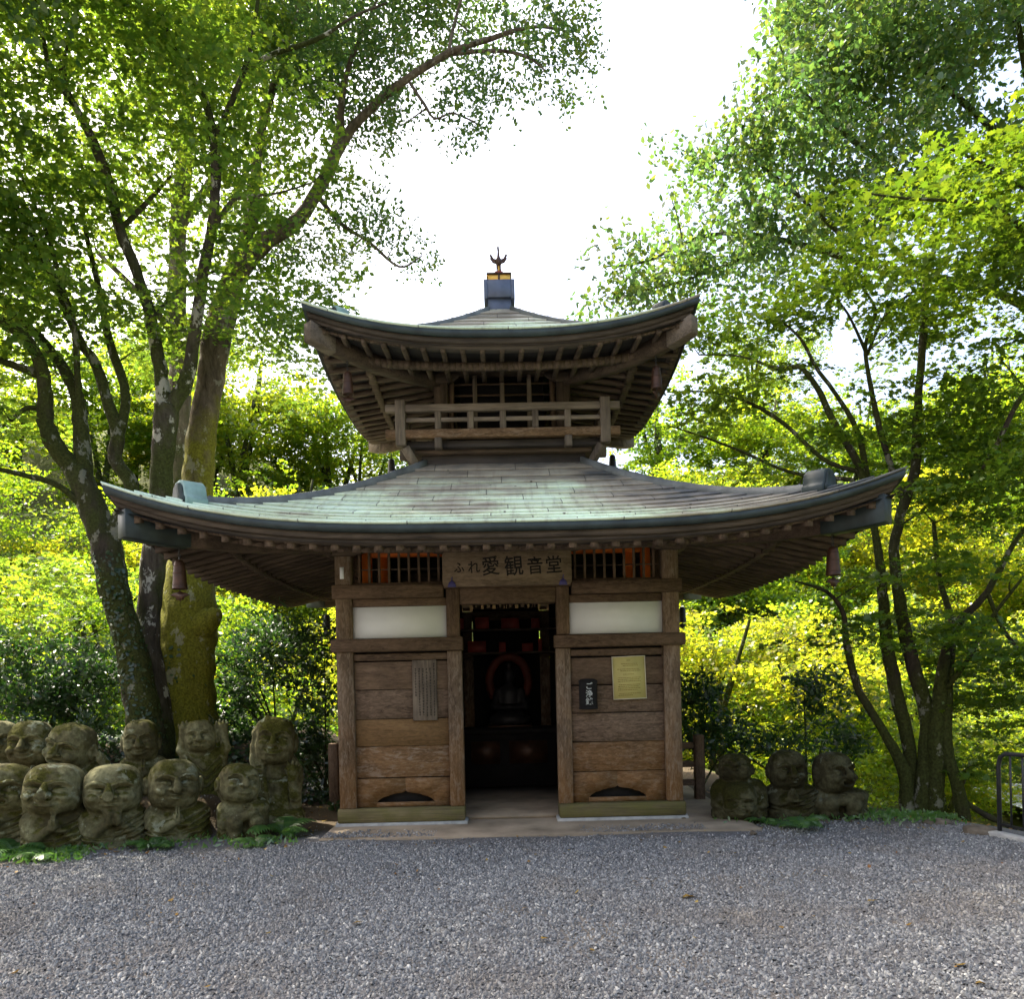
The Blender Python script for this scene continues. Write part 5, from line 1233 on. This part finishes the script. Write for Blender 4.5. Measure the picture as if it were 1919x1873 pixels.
# --- right: clump of maple stems at the edge of the slope
lm = [[(1702, 1530, 29, 8.5), (1692, 1443, 25, 8.5), (1654, 1369, 18, 8.5), (1608, 1291, 16, 8.5), (1586, 1200, 13, 8.45), (1580, 1150, 10, 8.4), (1550, 1110, 7, 8.3), (1490, 1090, 4, 8.2)],
      [(1706, 1520, 27, 8.6), (1704, 1403, 25, 8.6), (1676, 1285, 24, 8.6), (1662, 1200, 21, 8.6), (1652, 1090, 18, 8.6), (1640, 1000, 15, 8.6), (1612, 880, 14, 8.6), (1560, 788, 13, 8.55), (1536, 735, 11, 8.5), (1500, 690, 8, 8.4), (1456, 690, 7, 8.8), (1386, 668, 4, 9.2), (1310, 665, 3, 9.8)],
      [(1724, 1535, 40, 8.5), (1734, 1430, 30, 8.5), (1738, 1342, 29, 8.5), (1712, 1250, 25, 8.5), (1690, 1150, 22, 8.5), (1676, 1030, 20, 8.5), (1697, 932, 20, 8.5), (1715, 880, 18, 8.5), (1720, 757, 16, 8.45), (1732, 604, 14, 8.4), (1736, 530, 11, 8.3), (1760, 440, 8, 8.2), (1800, 360, 4, 8.1)],
      [(1752, 1535, 30, 8.4), (1756, 1440, 29, 8.4), (1755, 1369, 29, 8.4), (1770, 1234, 22, 8.4), (1795, 1170, 18, 8.35), (1850, 1110, 13, 8.25), (1900, 1020, 10, 8.1), (1960, 940, 7, 8.0)],
      [(1806, 1545, 29, 8.3), (1798, 1487, 24, 8.3), (1775, 1403, 20, 8.35), (1777, 1285, 17, 8.4), (1785, 1180, 13, 8.5), (1760, 1080, 10, 8.6), (1750, 980, 7, 8.7)],
      [(1640, 1000, 13, 8.6), (1624, 890, 12, 8.65), (1605, 805, 10, 8.7), (1560, 730, 8, 8.7), (1530, 690, 7, 8.7), (1500, 635, 5, 8.7), (1450, 590, 3, 8.7)], [(1690, 930, 13, 8.5), (1671, 878, 11, 8.55), (1649, 805, 10, 8.6), (1632, 726, 9, 8.6), (1622, 648, 8, 8.6), (1640, 580, 6, 8.6), (1600, 520, 3, 8.6)],
      [(1612, 885, 9, 8.6), (1545, 862, 8, 8.8), (1466, 792, 8, 9.2), (1396, 752, 6, 9.5), (1326, 735, 4, 9.8), (1250, 735, 3, 10.0)], [(1600, 900, 8, 8.55), (1484, 886, 7, 8.9), (1396, 849, 6, 9.3), (1326, 822, 4, 9.7), (1260, 800, 3, 10.0)],
      [(1622, 660, 7, 8.6), (1590, 590, 5, 8.5), (1550, 540, 3, 8.4)], [(1625, 665, 7, 8.6), (1660, 590, 6, 8.7), (1720, 540, 4, 8.8)], [(1804, 1500, 10, 8.3), (1850, 1530, 12, 8.2), (1919, 1560, 10, 8.0), (1990, 1590, 7, 7.9)], [(1850, 1110, 8, 8.25), (1880, 1180, 7, 8.1), (1930, 1240, 4, 8)], [(1775, 1290, 10, 8.35), (1815, 1235, 9, 8.2), (1850, 1170, 8, 8.1), (1919, 1080, 5, 8.0)]]
bl = [(1480, 480, 170, 45, 8.2, 1.3, .9), (1330, 640, 100, 50, 9.8, 1.0, .9), (1420, 610, 130, 45, 9.4, 1.2, .8), (1560, 560, 120, 50, 8.4, 1.2, .7), (1300, 780, 110, 45, 10.0, .9, .6), (1450, 860, 130, 30, 9.2, 1.0, .6), (1690, 760, 100, 70, 8.6, 1.2, .8), (1420, 740, 110, 40, 9.3, 1.0, .6), (1580, 820, 110, 40, 8.8, 1.0, .5), (1800, 520, 130, 50, 8.4, 1.2, .9), (1830, 780, 120, 70, 8.3, 1.3, .9), (1800, 920, 140, 60, 8.2, 1.3, .9), (1840, 1050, 120, 60, 8.2, 1.2, .9), (1600, 1080, 130, 36, 8.4, 1.1, .9), (1480, 1120, 130, 28, 8.2, 1.0, .8), (1560, 1180, 110, 30, 8.4, 1.0, .7), (1680, 1180, 110, 50, 8.9, 1.1, .6), (1830, 1200, 110, 50, 8.3, 1.2, .9), (1850, 1320, 110, 60, 8.4, 1.2, 1), (1840, 1420, 110, 40, 8.6, 1.1, .7), (1650, 1330, 80, 40, 9.0, 1.0, .6), (1660, 440, 160, 45, 8.3, 1.2, .9), (1560, 980, 90, 40, 8.5, 1, .4), (1840, 600, 110, 60, 8.4, 1.2, .9), (1700, 640, 120, 40, 8.7, 1.2, .6), (1860, 1250, 100, 80, 8.7, 1.2, .9), (1780, 1380, 120, 40, 9.0, 1.0, .7), (1760, 860, 110, 40, 8.6, 1.2, .7), (1890, 950, 80, 80, 8.2, 1.2, .9)]
t5, c5_ = tree('maple_tree', 'maple with a clump of thin mossy stems at the slope behind the black railing', 'tree', lm, bl, 'bark_dark', 'lf_bright', None, 25, twig_every=2, rho=16, n=64, rad=.36, thick=.016, size=.062, tilt=.14, droop=.22, spread=.4, gap=.25)
# --- right edge: nearer maple reaching in from outside the picture, big fresh leaves
lm = [[(2200, 1720, 84, 7.6), (2190, 1560, 70, 7.6), (2170, 1200, 60, 7.6), (2120, 900, 50, 7.5), (2080, 700, 40, 7.4), (2050, 560, 30, 7.3), (2020, 430, 22, 7.2), (2000, 250, 14, 7.1), (1980, 50, 8, 7.0)], [(2050, 560, 20, 7.3), (1960, 470, 14, 7.1), (1880, 400, 10, 7.0), (1800, 378, 7, 6.9), (1700, 372, 5, 6.9), (1610, 360, 3, 6.9)], [(2020, 440, 14, 7.2), (1930, 360, 9, 7.0), (1850, 310, 6, 6.9), (1760, 270, 4, 6.9)], [(2110, 860, 24, 7.5), (2000, 760, 15, 7.5), (1925, 735, 11, 7.5), (1870, 830, 9, 7.6), (1840, 880, 6, 7.7)]]
bl = [(1830, 350, 150, 60, 7.0, 1.2, 1), (1690, 400, 150, 55, 6.9, 1.1, 1), (1570, 420, 90, 45, 6.9, .9, .8), (1880, 440, 100, 60, 7.1, 1.2, 1), (1780, 500, 140, 40, 7.1, 1.1, .8), (1900, 260, 90, 50, 6.9, 1.1, .7), (2050, 300, 140, 200, 7.1, 1.6, 1), (1890, 660, 70, 50, 7.4, .9, .8)]
t7, c7_ = tree('maple_tree', 'fresh green maple boughs reaching in from the right picture edge', 'tree', lm, bl, 'bark_dark', 'lf_bright', None, 27, twig_every=2, rho=18, n=56, rad=.34, thick=.016, size=.064, tilt=.15, droop=.25, spread=.4, gap=.3)
# --- right: large broadleaf tree against the sky
lm = [[(2120, 1800, 84, 13.5), (2110, 1500, 70, 13.5), (2090, 1100, 60, 13.5), (2050, 800, 50, 13.4), (2010, 520, 30, 13.2), (1960, 300, 18, 13.0), (1920, 120, 11, 12.8), (1890, -80, 7, 12.6)], [(2020, 620, 22, 13.3), (1840, 540, 16, 13.2), (1640, 500, 13, 13.0), (1470, 450, 10, 12.9), (1330, 440, 7, 12.7), (1210, 490, 5, 12.5), (1130, 500, 3, 12.4)], [(1990, 500, 18, 13.2), (1830, 400, 13, 13), (1690, 330, 10, 12.9), (1570, 240, 8, 12.8), (1470, 130, 5, 12.6)], [(1930, 300, 16, 13.0), (1780, 170, 11, 12.9), (1650, 60, 7, 12.7), (1560, -40, 5, 12.6)], [(1640, 500, 9, 13.0), (1500, 370, 7, 12.9), (1400, 290, 4, 12.8)], [(1470, 450, 7, 12.9), (1300, 520, 5, 12.8), (1180, 550, 3, 12.7)]]
bl = [(1550, 90, 120, 90, 12.7, 1.7, 1), (1480, 60, 50, 45, 12.6, .9, .9), (1430, 190, 55, 40, 12.6, 1, 1), (1500, 260, 130, 75, 12.8, 1.6, 1), (1360, 320, 80, 60, 12.8, 1.2, 1), (1280, 400, 80, 45, 12.7, 1.2, 1), (1400, 430, 120, 70, 12.9, 1.5, 1), (1250, 500, 110, 45, 12.6, 1.2, 1), (1145, 490, 42, 45, 12.4, .8, 1), (1150, 560, 70, 30, 12.5, .9, 1), (1220, 460, 50, 40, 12.6, .8, .8), (1680, 150, 150, 110, 13, 1.9, 1), (1650, 320, 150, 80, 13.1, 1.7, 1), (1840, 100, 120, 120, 13.2, 1.9, 1), (1860, 250, 100, 70, 13.3, 1.6, .8), (1360, 540, 120, 45, 13.0, 1.3, .9), (1560, 420, 120, 60, 13.1, 1.5, .9), (1700, -110, 260, 110, 13, 2.4, 1.1), (1480, -50, 70, 60, 12.7, 1.2, 1), (1260, 290, 20, 25, 12.7, .4, .7), (1330, 260, 35, 35, 12.7, .6, .8)]
t6, c6_ = tree('broadleaf_tree', 'large dark green broadleaf tree rising against the white sky right of the roof', 'tree', lm, bl, 'bark_dark', 'lf_oak', None, 26, rho=9.5, n=62, rad=.36, thick=.14, size=.098, kind='oval', tilt=.5, droop=.2, spread=.9, gap=.12, rmax=.018, maxlen=3.5)
print('leaves', c1_, c2_, c3_, c4_, c5_, c6_, c7_)

# --- left, mostly outside the picture: a tree added so its high crown shades the forecourt
lm = [[(-620, 1600, 110, 7.2), (-600, 1300, 96, 7.2), (-560, 900, 84, 7.1), (-520, 500, 70, 7.0), (-480, 100, 56, 6.9), (-440, -300, 40, 6.8), (-400, -700, 24, 6.7)], [(-520, 500, 40, 7.0), (-380, 200, 28, 6.9), (-200, 0, 18, 6.8), (-60, -120, 10, 6.7), (60, -160, 5, 6.7)], [(-480, 100, 40, 6.9), (-250, -350, 28, 6.4), (0, -600, 16, 6.0), (200, -700, 8, 5.8)], [(-460, -100, 34, 6.9), (-640, -500, 20, 6.4), (-760, -800, 10, 6)]]
bl = [(-60, -60, 150, 90, 6.8, 1.2, .9), (-260, -40, 200, 140, 6.8, 1.6, .9), (-200, -450, 380, 220, 6.4, 2.0, 1), (150, -650, 300, 160, 5.9, 2.0, .9), (-600, -600, 380, 260, 6.3, 2.2, 1), (-500, 100, 240, 200, 7.0, 1.8, .8)]
t8, c8_ = tree('broadleaf_tree', 'boughs of an added shade tree at the top left picture corner', 'tree', lm, bl, 'bark_dark', 'lf_oak', None, 28, rho=15, n=44, rad=.30, thick=.10, size=.075, kind='oval', tilt=.5, droop=.2, spread=.8, gap=.4, twig_every=8)
# --- evergreen shrubs with dark glossy leaves
def shrub(label, u, v, d, blobs, seed, n=30, size=.088):
    r = np.random.default_rng(seed); P = at(u, v, d); P[2] = g1(P[0], P[1]); mb = MB(); nodes, rads = [], []
    Cs = in_blobs(blobs, r, 110, .45, seed*.3); Cs = Cs[Cs[:, 2] > G(Cs[:, 0], Cs[:, 1])+.12]
    c = Cs.mean(0)
    for i in range(6):
        t = Cs[r.integers(len(Cs))]; s = np.linspace(0, 1, 8)[:, None]
        L = P+r.normal(0, .06, 3)*np.array([1, 1, 0])+(t-P)*s+np.array([0, 0, .25])*(s*(1-s)); Rr = .018*(1-.75*s[:, 0]); mb.tube(L, Rr, 6, False); nodes += list(L[1:]); rads += list(Rr[1:])
    grow_twigs(mb, nodes, rads, Cs[::2], r, .009, 1.6)
    V, Fq = sprays(Cs, r, n, .17, .05, size, 'blade', .5, .1, .8)
    root = thing('evergreen_shrub', label, 'shrub', P, 0, 'dark evergreen shrubs behind the figures')
    mb.v = [tuple(np.array(p)-P) for p in mb.v]
    mb.build('stems', MT['bark_dark'], root, smooth=True, fix=False); link('foliage', np_mesh('foliage', V-P, Fq), MT['lf_ever'], root)
shrub('dark glossy shrub at the left picture edge behind the top row of figures', 80, 1400, 9.6, [(60, 1290, 110, 60, 9.6, .7, 1), (40, 1210, 70, 40, 9.5, .6, .9), (170, 1260, 70, 60, 9.7, .6, .8), (120, 1350, 110, 40, 9.5, .6, .6)], 41)
shrub('dark glossy shrub between the mossy trunk and the hall', 520, 1420, 10.6, [(470, 1250, 60, 70, 10.6, .7, 1), (560, 1250, 70, 60, 10.7, .7, 1), (520, 1180, 70, 40, 10.8, .6, .8), (440, 1340, 50, 50, 10.4, .6, .7), (600, 1330, 36, 50, 10.8, .6, .8), (500, 1400, 90, 36, 10.3, .6, .8), (590, 1420, 36, 50, 10.2, .5, .9)], 42)
shrub('thin dark shrub with bare stem close to the left wall of the hall', 612, 1420, 10.2, [(608, 1280, 34, 50, 10.2, .4, .9), (560, 1380, 50, 34, 10.2, .5, .6), (620, 1200, 22, 34, 10.3, .4, .6)], 43)
shrub('dark shrub just right of the hall wall above the brown fence', 1310, 1440, 10.0, [(1310, 1310, 45, 50, 10.0, .6, 1), (1350, 1370, 40, 40, 10.0, .5, .8), (1300, 1390, 30, 40, 9.9, .5, .8)], 44)
shrub('dark spreading shrub behind the shaded statues', 1520, 1450, 9.6, [(1530, 1310, 70, 60, 9.6, .7, 1), (1450, 1380, 60, 40, 9.5, .6, .9), (1570, 1380, 50, 45, 9.6, .6, .9), (1400, 1400, 40, 30, 9.4, .4, .7)], 45)

# --- sunlit maples in the valley and on the far slope; a few kinds, then copies
def proto(name, h, cr, seed, nspray, nleaf, size, leaf, flat=.75):
    r = np.random.default_rng(seed); mb = MB(); nodes, rads = [], []
    for i in range(3):
        a = r.uniform(0, 6.28); L = np.array([(0, 0, -.4), (0, 0, h*.12), (.10*cr*math.cos(a), .10*cr*math.sin(a), h*.35), (.25*cr*math.cos(a+.4), .25*cr*math.sin(a+.4), h*.62), (.35*cr*math.cos(a+.6), .35*cr*math.sin(a+.6), h*.85)])
        P = catmull(L, 4); Rr = np.linspace(h*.022, h*.005, len(P)); bark_tube(mb, P, Rr, r, 8); nodes += list(P[5:]); rads += list(Rr[5:])
    B = [(np.array([0, 0, h*.62]), cr*.8, h*.30)]
    for i in range(9):
        a = r.uniform(0, 6.28); q = r.uniform(.35, .8); B.append((np.array([cr*q*math.cos(a), cr*q*math.sin(a), h*r.uniform(.28, .86)]), cr*r.uniform(.35, .55), h*r.uniform(.10, .18)))
    C = []
    for c, rx, rz in B:
        m = int(nspray/10); q = r.normal(size=(m, 3)); q /= np.linalg.norm(q, axis=1, keepdims=True); q *= r.random((m, 1))**.4
        C.append(c+q*np.array([rx, rx, rz]))
    C = np.concatenate(C); C = C[rnd_noise(C, 1.1, seed) > -.6]
    grow_twigs(mb, nodes, rads, C[::4], r, .022, 4)
    V, Fq = sprays(C, r, nleaf, .45, .05, size, 'quad', .3, .3, .55)
    root = thing(name, 'x', 'tree', (0, 0, 0))
    mb.build('trunk', MT['bark_dark'], root, smooth=True, fix=False); link('crown', np_mesh('crown', V, Fq), MT[leaf], root)
    return root
pr = [proto('valley_maple', 7.5, 3.4, 51, 728, 44, .108, 'lf_sun'), proto('valley_maple', 8.5, 3.2, 52, 559, 44, .108, 'lf_green'), proto('valley_maple', 6.5, 3.8, 53, 728, 44, .108, 'lf_sun'), proto('hill_tree', 9.5, 3.8, 54, 380, 44, .16, 'lf_green')]
used = set()
def plant(k, x, y, s, rz, label, dz=0.0):
    o = pr[k] if k not in used else copy_tree(pr[k]); used.add(k)
    o.location = (x, y, g1(x, y)-.1+dz); o.rotation_euler = (0, 0, rz); o.scale = (s, s, s*(.92+.16*math.sin(x*7)))
    o['label'] = label; o['category'] = 'tree'; o['group'] = 'sunlit trees in the valley and on the far slope'
sites = [  # kind, photo column, distance, scale, label
 (0, 60, 19, 1.0, 'orange yellow maple glowing low behind the left picture edge'), (1, 210, 17.5, .85, 'green maple low between the leaning maple and the old mossy trunk'), (2, 480, 18, .95, 'bright yellow maple between the mossy trunk and the lower roof'), (0, 640, 21, 1.0, 'yellow green maple beside the left wall of the hall'),
 (2, 1330, 17.0, .95, 'bright yellow maple right beside the hall wall'), (0, 1440, 21, 1.05, 'yellow maple seen above the shaded statues'), (1, 1560, 18, .85, 'green maple between the statues and the clump of stems'), (2, 1760, 19, .8, 'yellow green maple behind the clump of thin stems'), (0, 1930, 23, .85, 'yellow maple beyond the road near the black railing'),
 (1, -60, 26, 1.15, 'far green tree beyond the left picture edge on the slope'), (2, 150, 27, 1.2, 'yellow tree on the slope seen between the leaning maple limbs'), (1, 330, 29, 1.1, 'green tree on the slope behind the tall straight trunk'), (0, 470, 27, 1.2, 'yellow tree on the slope left of the upper roof'), (2, 610, 30, 1.2, 'golden green tree on the slope beside the balcony'),
 (0, 1240, 28, 1.2, 'golden tree on the slope close to the right end of the balcony'), (2, 1370, 30, 1.25, 'yellow tree on the slope under the sky gap'), (1, 1510, 28, 1.1, 'green tree on the slope above the right roof corner'), (0, 1660, 30, 1.2, 'yellow green tree on the slope behind the maple stems'), (2, 1820, 28, 1.1, 'pale green tree on the slope near the right picture edge'), (1, 1980, 31, 1.2, 'green tree on the slope beyond the right picture edge'),
 (3, 40, 38, 1.2, 'far tall tree on the ridge at the left'), (3, 260, 40, 1.1, 'far dark tree on the ridge behind the forked maple'), (3, 450, 39, 1.15, 'far tree on the ridge behind the mossy limb'), (3, 640, 41, 1.1, 'far tree on the ridge just left of the upper roof'), (3, 1250, 40, 1.1, 'far tree on the ridge just right of the upper roof'), (3, 1420, 41, 1.15, 'far tree on the ridge below the sky gap at right'), (3, 1590, 39, 1.0, 'far tree on the ridge behind the thin branches'), (3, 1760, 41, 1.1, 'far tree on the ridge right of the branching maple'), (3, 1930, 39, 1.2, 'far tree on the ridge at the right picture edge')]
random.seed(19)
for k, u, dd, s, lab in sites:
    P = at(u, CY, dd); plant(k, float(P[0]), float(P[1]), s, random.uniform(0, 6.28), lab)

# --- ivy on the mossy trunks
r = np.random.default_rng(61)
def ivy(root, limb, z0, z1, n, side):
    P, Rr = limb_path(limb, 12); ok = (P[:, 2] > z0) & (P[:, 2] < z1); P, Rr = P[ok], Rr[ok]
    i = r.integers(0, len(P), n); an = side+r.normal(0, .8, n)
    C = P[i]+np.stack([np.cos(an)*Rr[i]*1.12, np.sin(an)*Rr[i]*1.12, r.uniform(-.06, .06, n)], 1)
    V, Fq = leaf_mesh(C, np.stack([np.cos(an), np.sin(an), r.uniform(-.1, .7, n)], 1)+r.normal(0, .35, (n, 3)), .055, 'oval', r)
    off = np.array(root.location); o = link('ivy', np_mesh('ivy', V-off, Fq), MT['lf_ever'], root); o['kind'] = 'stuff'
ivy(t1, [(345, 1425, 150, 10.0), (340, 1370, 124, 10.0), (343, 1260, 112, 10.0), (350, 1140, 90, 10.0), (362, 1000, 76, 10.05)], .5, 2.0, 500, -2.6)
ivy(t4, [(278, 1400, 70, 9.1), (264, 1310, 60, 9.1), (240, 1200, 56, 9.1), (215, 1100, 54, 9.1), (195, 1010, 52, 9.1)], .8, 3.0, 450, -1.3)

# --- ferns, weeds, leaf litter
def fern(label, P, n, L, seed, lean=0.0, kind='fern'):
    r = np.random.default_rng(seed); mb = MB()
    for i in range(n):
        a = 2*math.pi*i/n+r.uniform(-.4, .4); l = L*r.uniform(.7, 1.15); up = r.uniform(.45, 1.0); k = 15
        d = np.array([math.cos(a), math.sin(a), 0]); sd = np.array([-d[1], d[0], 0])
        s = np.linspace(0, 1, k); X_ = d[None]*(s*l*.85)[:, None]+np.array([0, 0, 1])[None]*(l*up*(s*1.15-s*s*.95))[:, None]
        mb.tube(X_, np.linspace(.0035, .001, k), 3, False)
        for j in range(2, k-1):
            w = l*.26*math.sin(math.pi*min(1, (s[j]+.10)/1.1))**.8+.008; t = (X_[j+1]-X_[j-1]); t /= np.linalg.norm(t)
            for sg in (-1, 1):
                q = sd*sg; c = X_[j]; h = l*.030
                tip = c+q*w+t*w*.35-np.array([0, 0, w*.25]); mb.add([c-t*h, c+q*w*.5-t*h*1.1+t*w*.15, tip, c+q*w*.5+t*h*1.1+t*w*.15, c+t*h], [(0, 1, 2, 3, 4)])
    root = thing('fern', label, 'fern', P, 0, 'ferns at the feet of the figures'); mb.build('fronds', MT['lf_fern'], root, fix=False)
def gp(u, v): P = on_ground(u, v, 0.05); P[2] = g1(P[0], P[1]); return P
fern('broad fern spreading at the left picture edge below the figures', gp(28, 1592), 9, .40, 71); fern('pale fern in front of the figure with eyes shut', gp(85, 1600), 8, .30, 72)
fern('fern between the nose holding figure and the praying figure', gp(285, 1580), 9, .30, 73); fern('small bright fern at the knees of the crouching stone child', gp(478, 1578), 8, .24, 74)
fern('dark tall fern at the foot of the slab shaped figure', gp(530, 1558), 9, .42, 75); fern('low fern lying on the earth before the shaded statues', gp(1500, 1545), 9, .34, 76); fern('tiny fern by the cap wearing shaded statue', gp(1435, 1535), 7, .24, 77)
# grass and low weeds along the bank and the slope edge
r = np.random.default_rng(81); pts = []
for (u0, u1, v0, v1, m) in ((-40, 160, 1590, 1612, 1100), (150, 560, 1572, 1590, 350), (1600, 1790, 1526, 1540, 700), (1330, 1600, 1532, 1545, 100)):
    for _ in range(m): pts.append(on_ground(r.uniform(u0, u1), r.uniform(v0, v1)-(0.0), 0.02))
pts = np.array(pts); pts[:, 1] += r.normal(0, .10, len(pts)); pts[:, 2] = G(pts[:, 0], pts[:, 1])+.02
V, Fq = leaf_mesh(pts+np.array([0, 0, .03]), r.normal(0, 1, (len(pts), 3))*np.array([1, 1, .3]), .055, 'blade', r)
o = link('grass', np_mesh('grass', V, Fq), MT['lf_fern']); o['kind'] = 'stuff'; o['label'] = 'short grass and weeds along the edges of the forecourt'
r = np.random.default_rng(82); n = 1500
pts = np.stack([r.uniform(-5.2, 5.0, n), r.uniform(-1.6, 2.2, n), np.zeros(n)], 1); keep = ((pts[:, 0] < -2.0) | (pts[:, 0] > 2.3)) & (pts[:, 1] > np.where(pts[:, 0] < 0, -.95-.12*np.abs(pts[:, 0]+2), -.75)); pts = pts[keep]; pts[:, 2] = G(pts[:, 0], pts[:, 1])+.012
V, Fq = leaf_mesh(pts, np.array([0, 0, 1.0])+r.normal(0, .25, pts.shape), .055, 'oval', r)
o = link('leaf_litter', np_mesh('leaf_litter', V, Fq), MT['lf_fall']); o['kind'] = 'stuff'; o['label'] = 'fallen leaves on the earth beside the hall'
for i, (u, v, lab) in enumerate([(1798, 1806, 'curled yellow leaf lying on the gravel near the right'), (1838, 1840, 'dark red leaf lying on the gravel nearest the camera'), (1545, 1641, 'orange leaf on the gravel in line with the shaded statues'), (1637, 1686, 'brown red leaf on the gravel in front of the bare earth patch'), (765, 1643, 'pale leaf on the gravel in front of the left wall'), (668, 1728, 'pale leaf on the gravel below the left corner of the hall'), (1020, 1757, 'light tan leaf on the gravel below the doorway'), (1290, 1677, 'tan leaf on the gravel below the right corner of the hall')]):
    P = on_ground(u, v, .03); V, Fq = leaf_mesh(np.array([[0, 0, 0.0]]), np.array([[.15*math.sin(i), .2, 1.0]]), .075, 'maple' if i % 2 else 'oval', np.random.default_rng(90+i))
    o = link('fallen_leaf', np_mesh('fallen_leaf', V, Fq), MT['lf_fall'], None, P); tag(o, lab, 'leaf', 'fallen leaves on the gravel')
# the far wood on the ridge between those trees
r = np.random.default_rng(101)
for i in range(26):
    u = r.uniform(-150, 2070); dd = r.uniform(22, 46)
    if 700 < u < 1190: u = 700-r.uniform(0, 300) if i % 2 else 1190+r.uniform(0, 300)
    P = at(u, CY, dd); plant(int(r.integers(0, 4)), float(P[0]), float(P[1]), r.uniform(.95, 1.25), r.uniform(0, 6.28), 'one of the many trees merging into the sunlit wood on the far slope')

r = np.random.default_rng(83); n = 110
pts = np.stack([r.uniform(-4.5, 4.2, n), -0.7-3.6*r.random(n)**1.5, np.full(n, .022)], 1); pts[:, 2] += G(pts[:, 0], pts[:, 1])
V, Fq = leaf_mesh(pts, np.array([0, 0, 1.0])+r.normal(0, .35, pts.shape), .034, 'oval', r)
o = link('leaf_litter', np_mesh('leaf_litter', V, Fq), MT['lf_fall']); o['kind'] = 'stuff'; o['label'] = 'small dry leaf scraps scattered over the gravel'

r = np.random.default_rng(84); n = 9000
pts = np.stack([r.uniform(-6.0, -1.95, n), r.uniform(.15, 3.4, n), np.zeros(n)], 1); pts = pts[(rnd_noise(pts, 1.8, 3.0) > -.5) & ((pts[:, 0] < -2.9) | (pts[:, 1] > .9))]; pts[:, 2] = G(pts[:, 0], pts[:, 1])+r.uniform(.01, .13, len(pts))
V, Fq = leaf_mesh(pts, np.array([0, -.3, 1.0])+r.normal(0, .5, pts.shape), .07, 'oval', r)
o = link('ground_cover', np_mesh('ground_cover', V, Fq), MT['lf_ever']); o['kind'] = 'stuff'; o['label'] = 'low dark ground cover on the bank behind the figures'
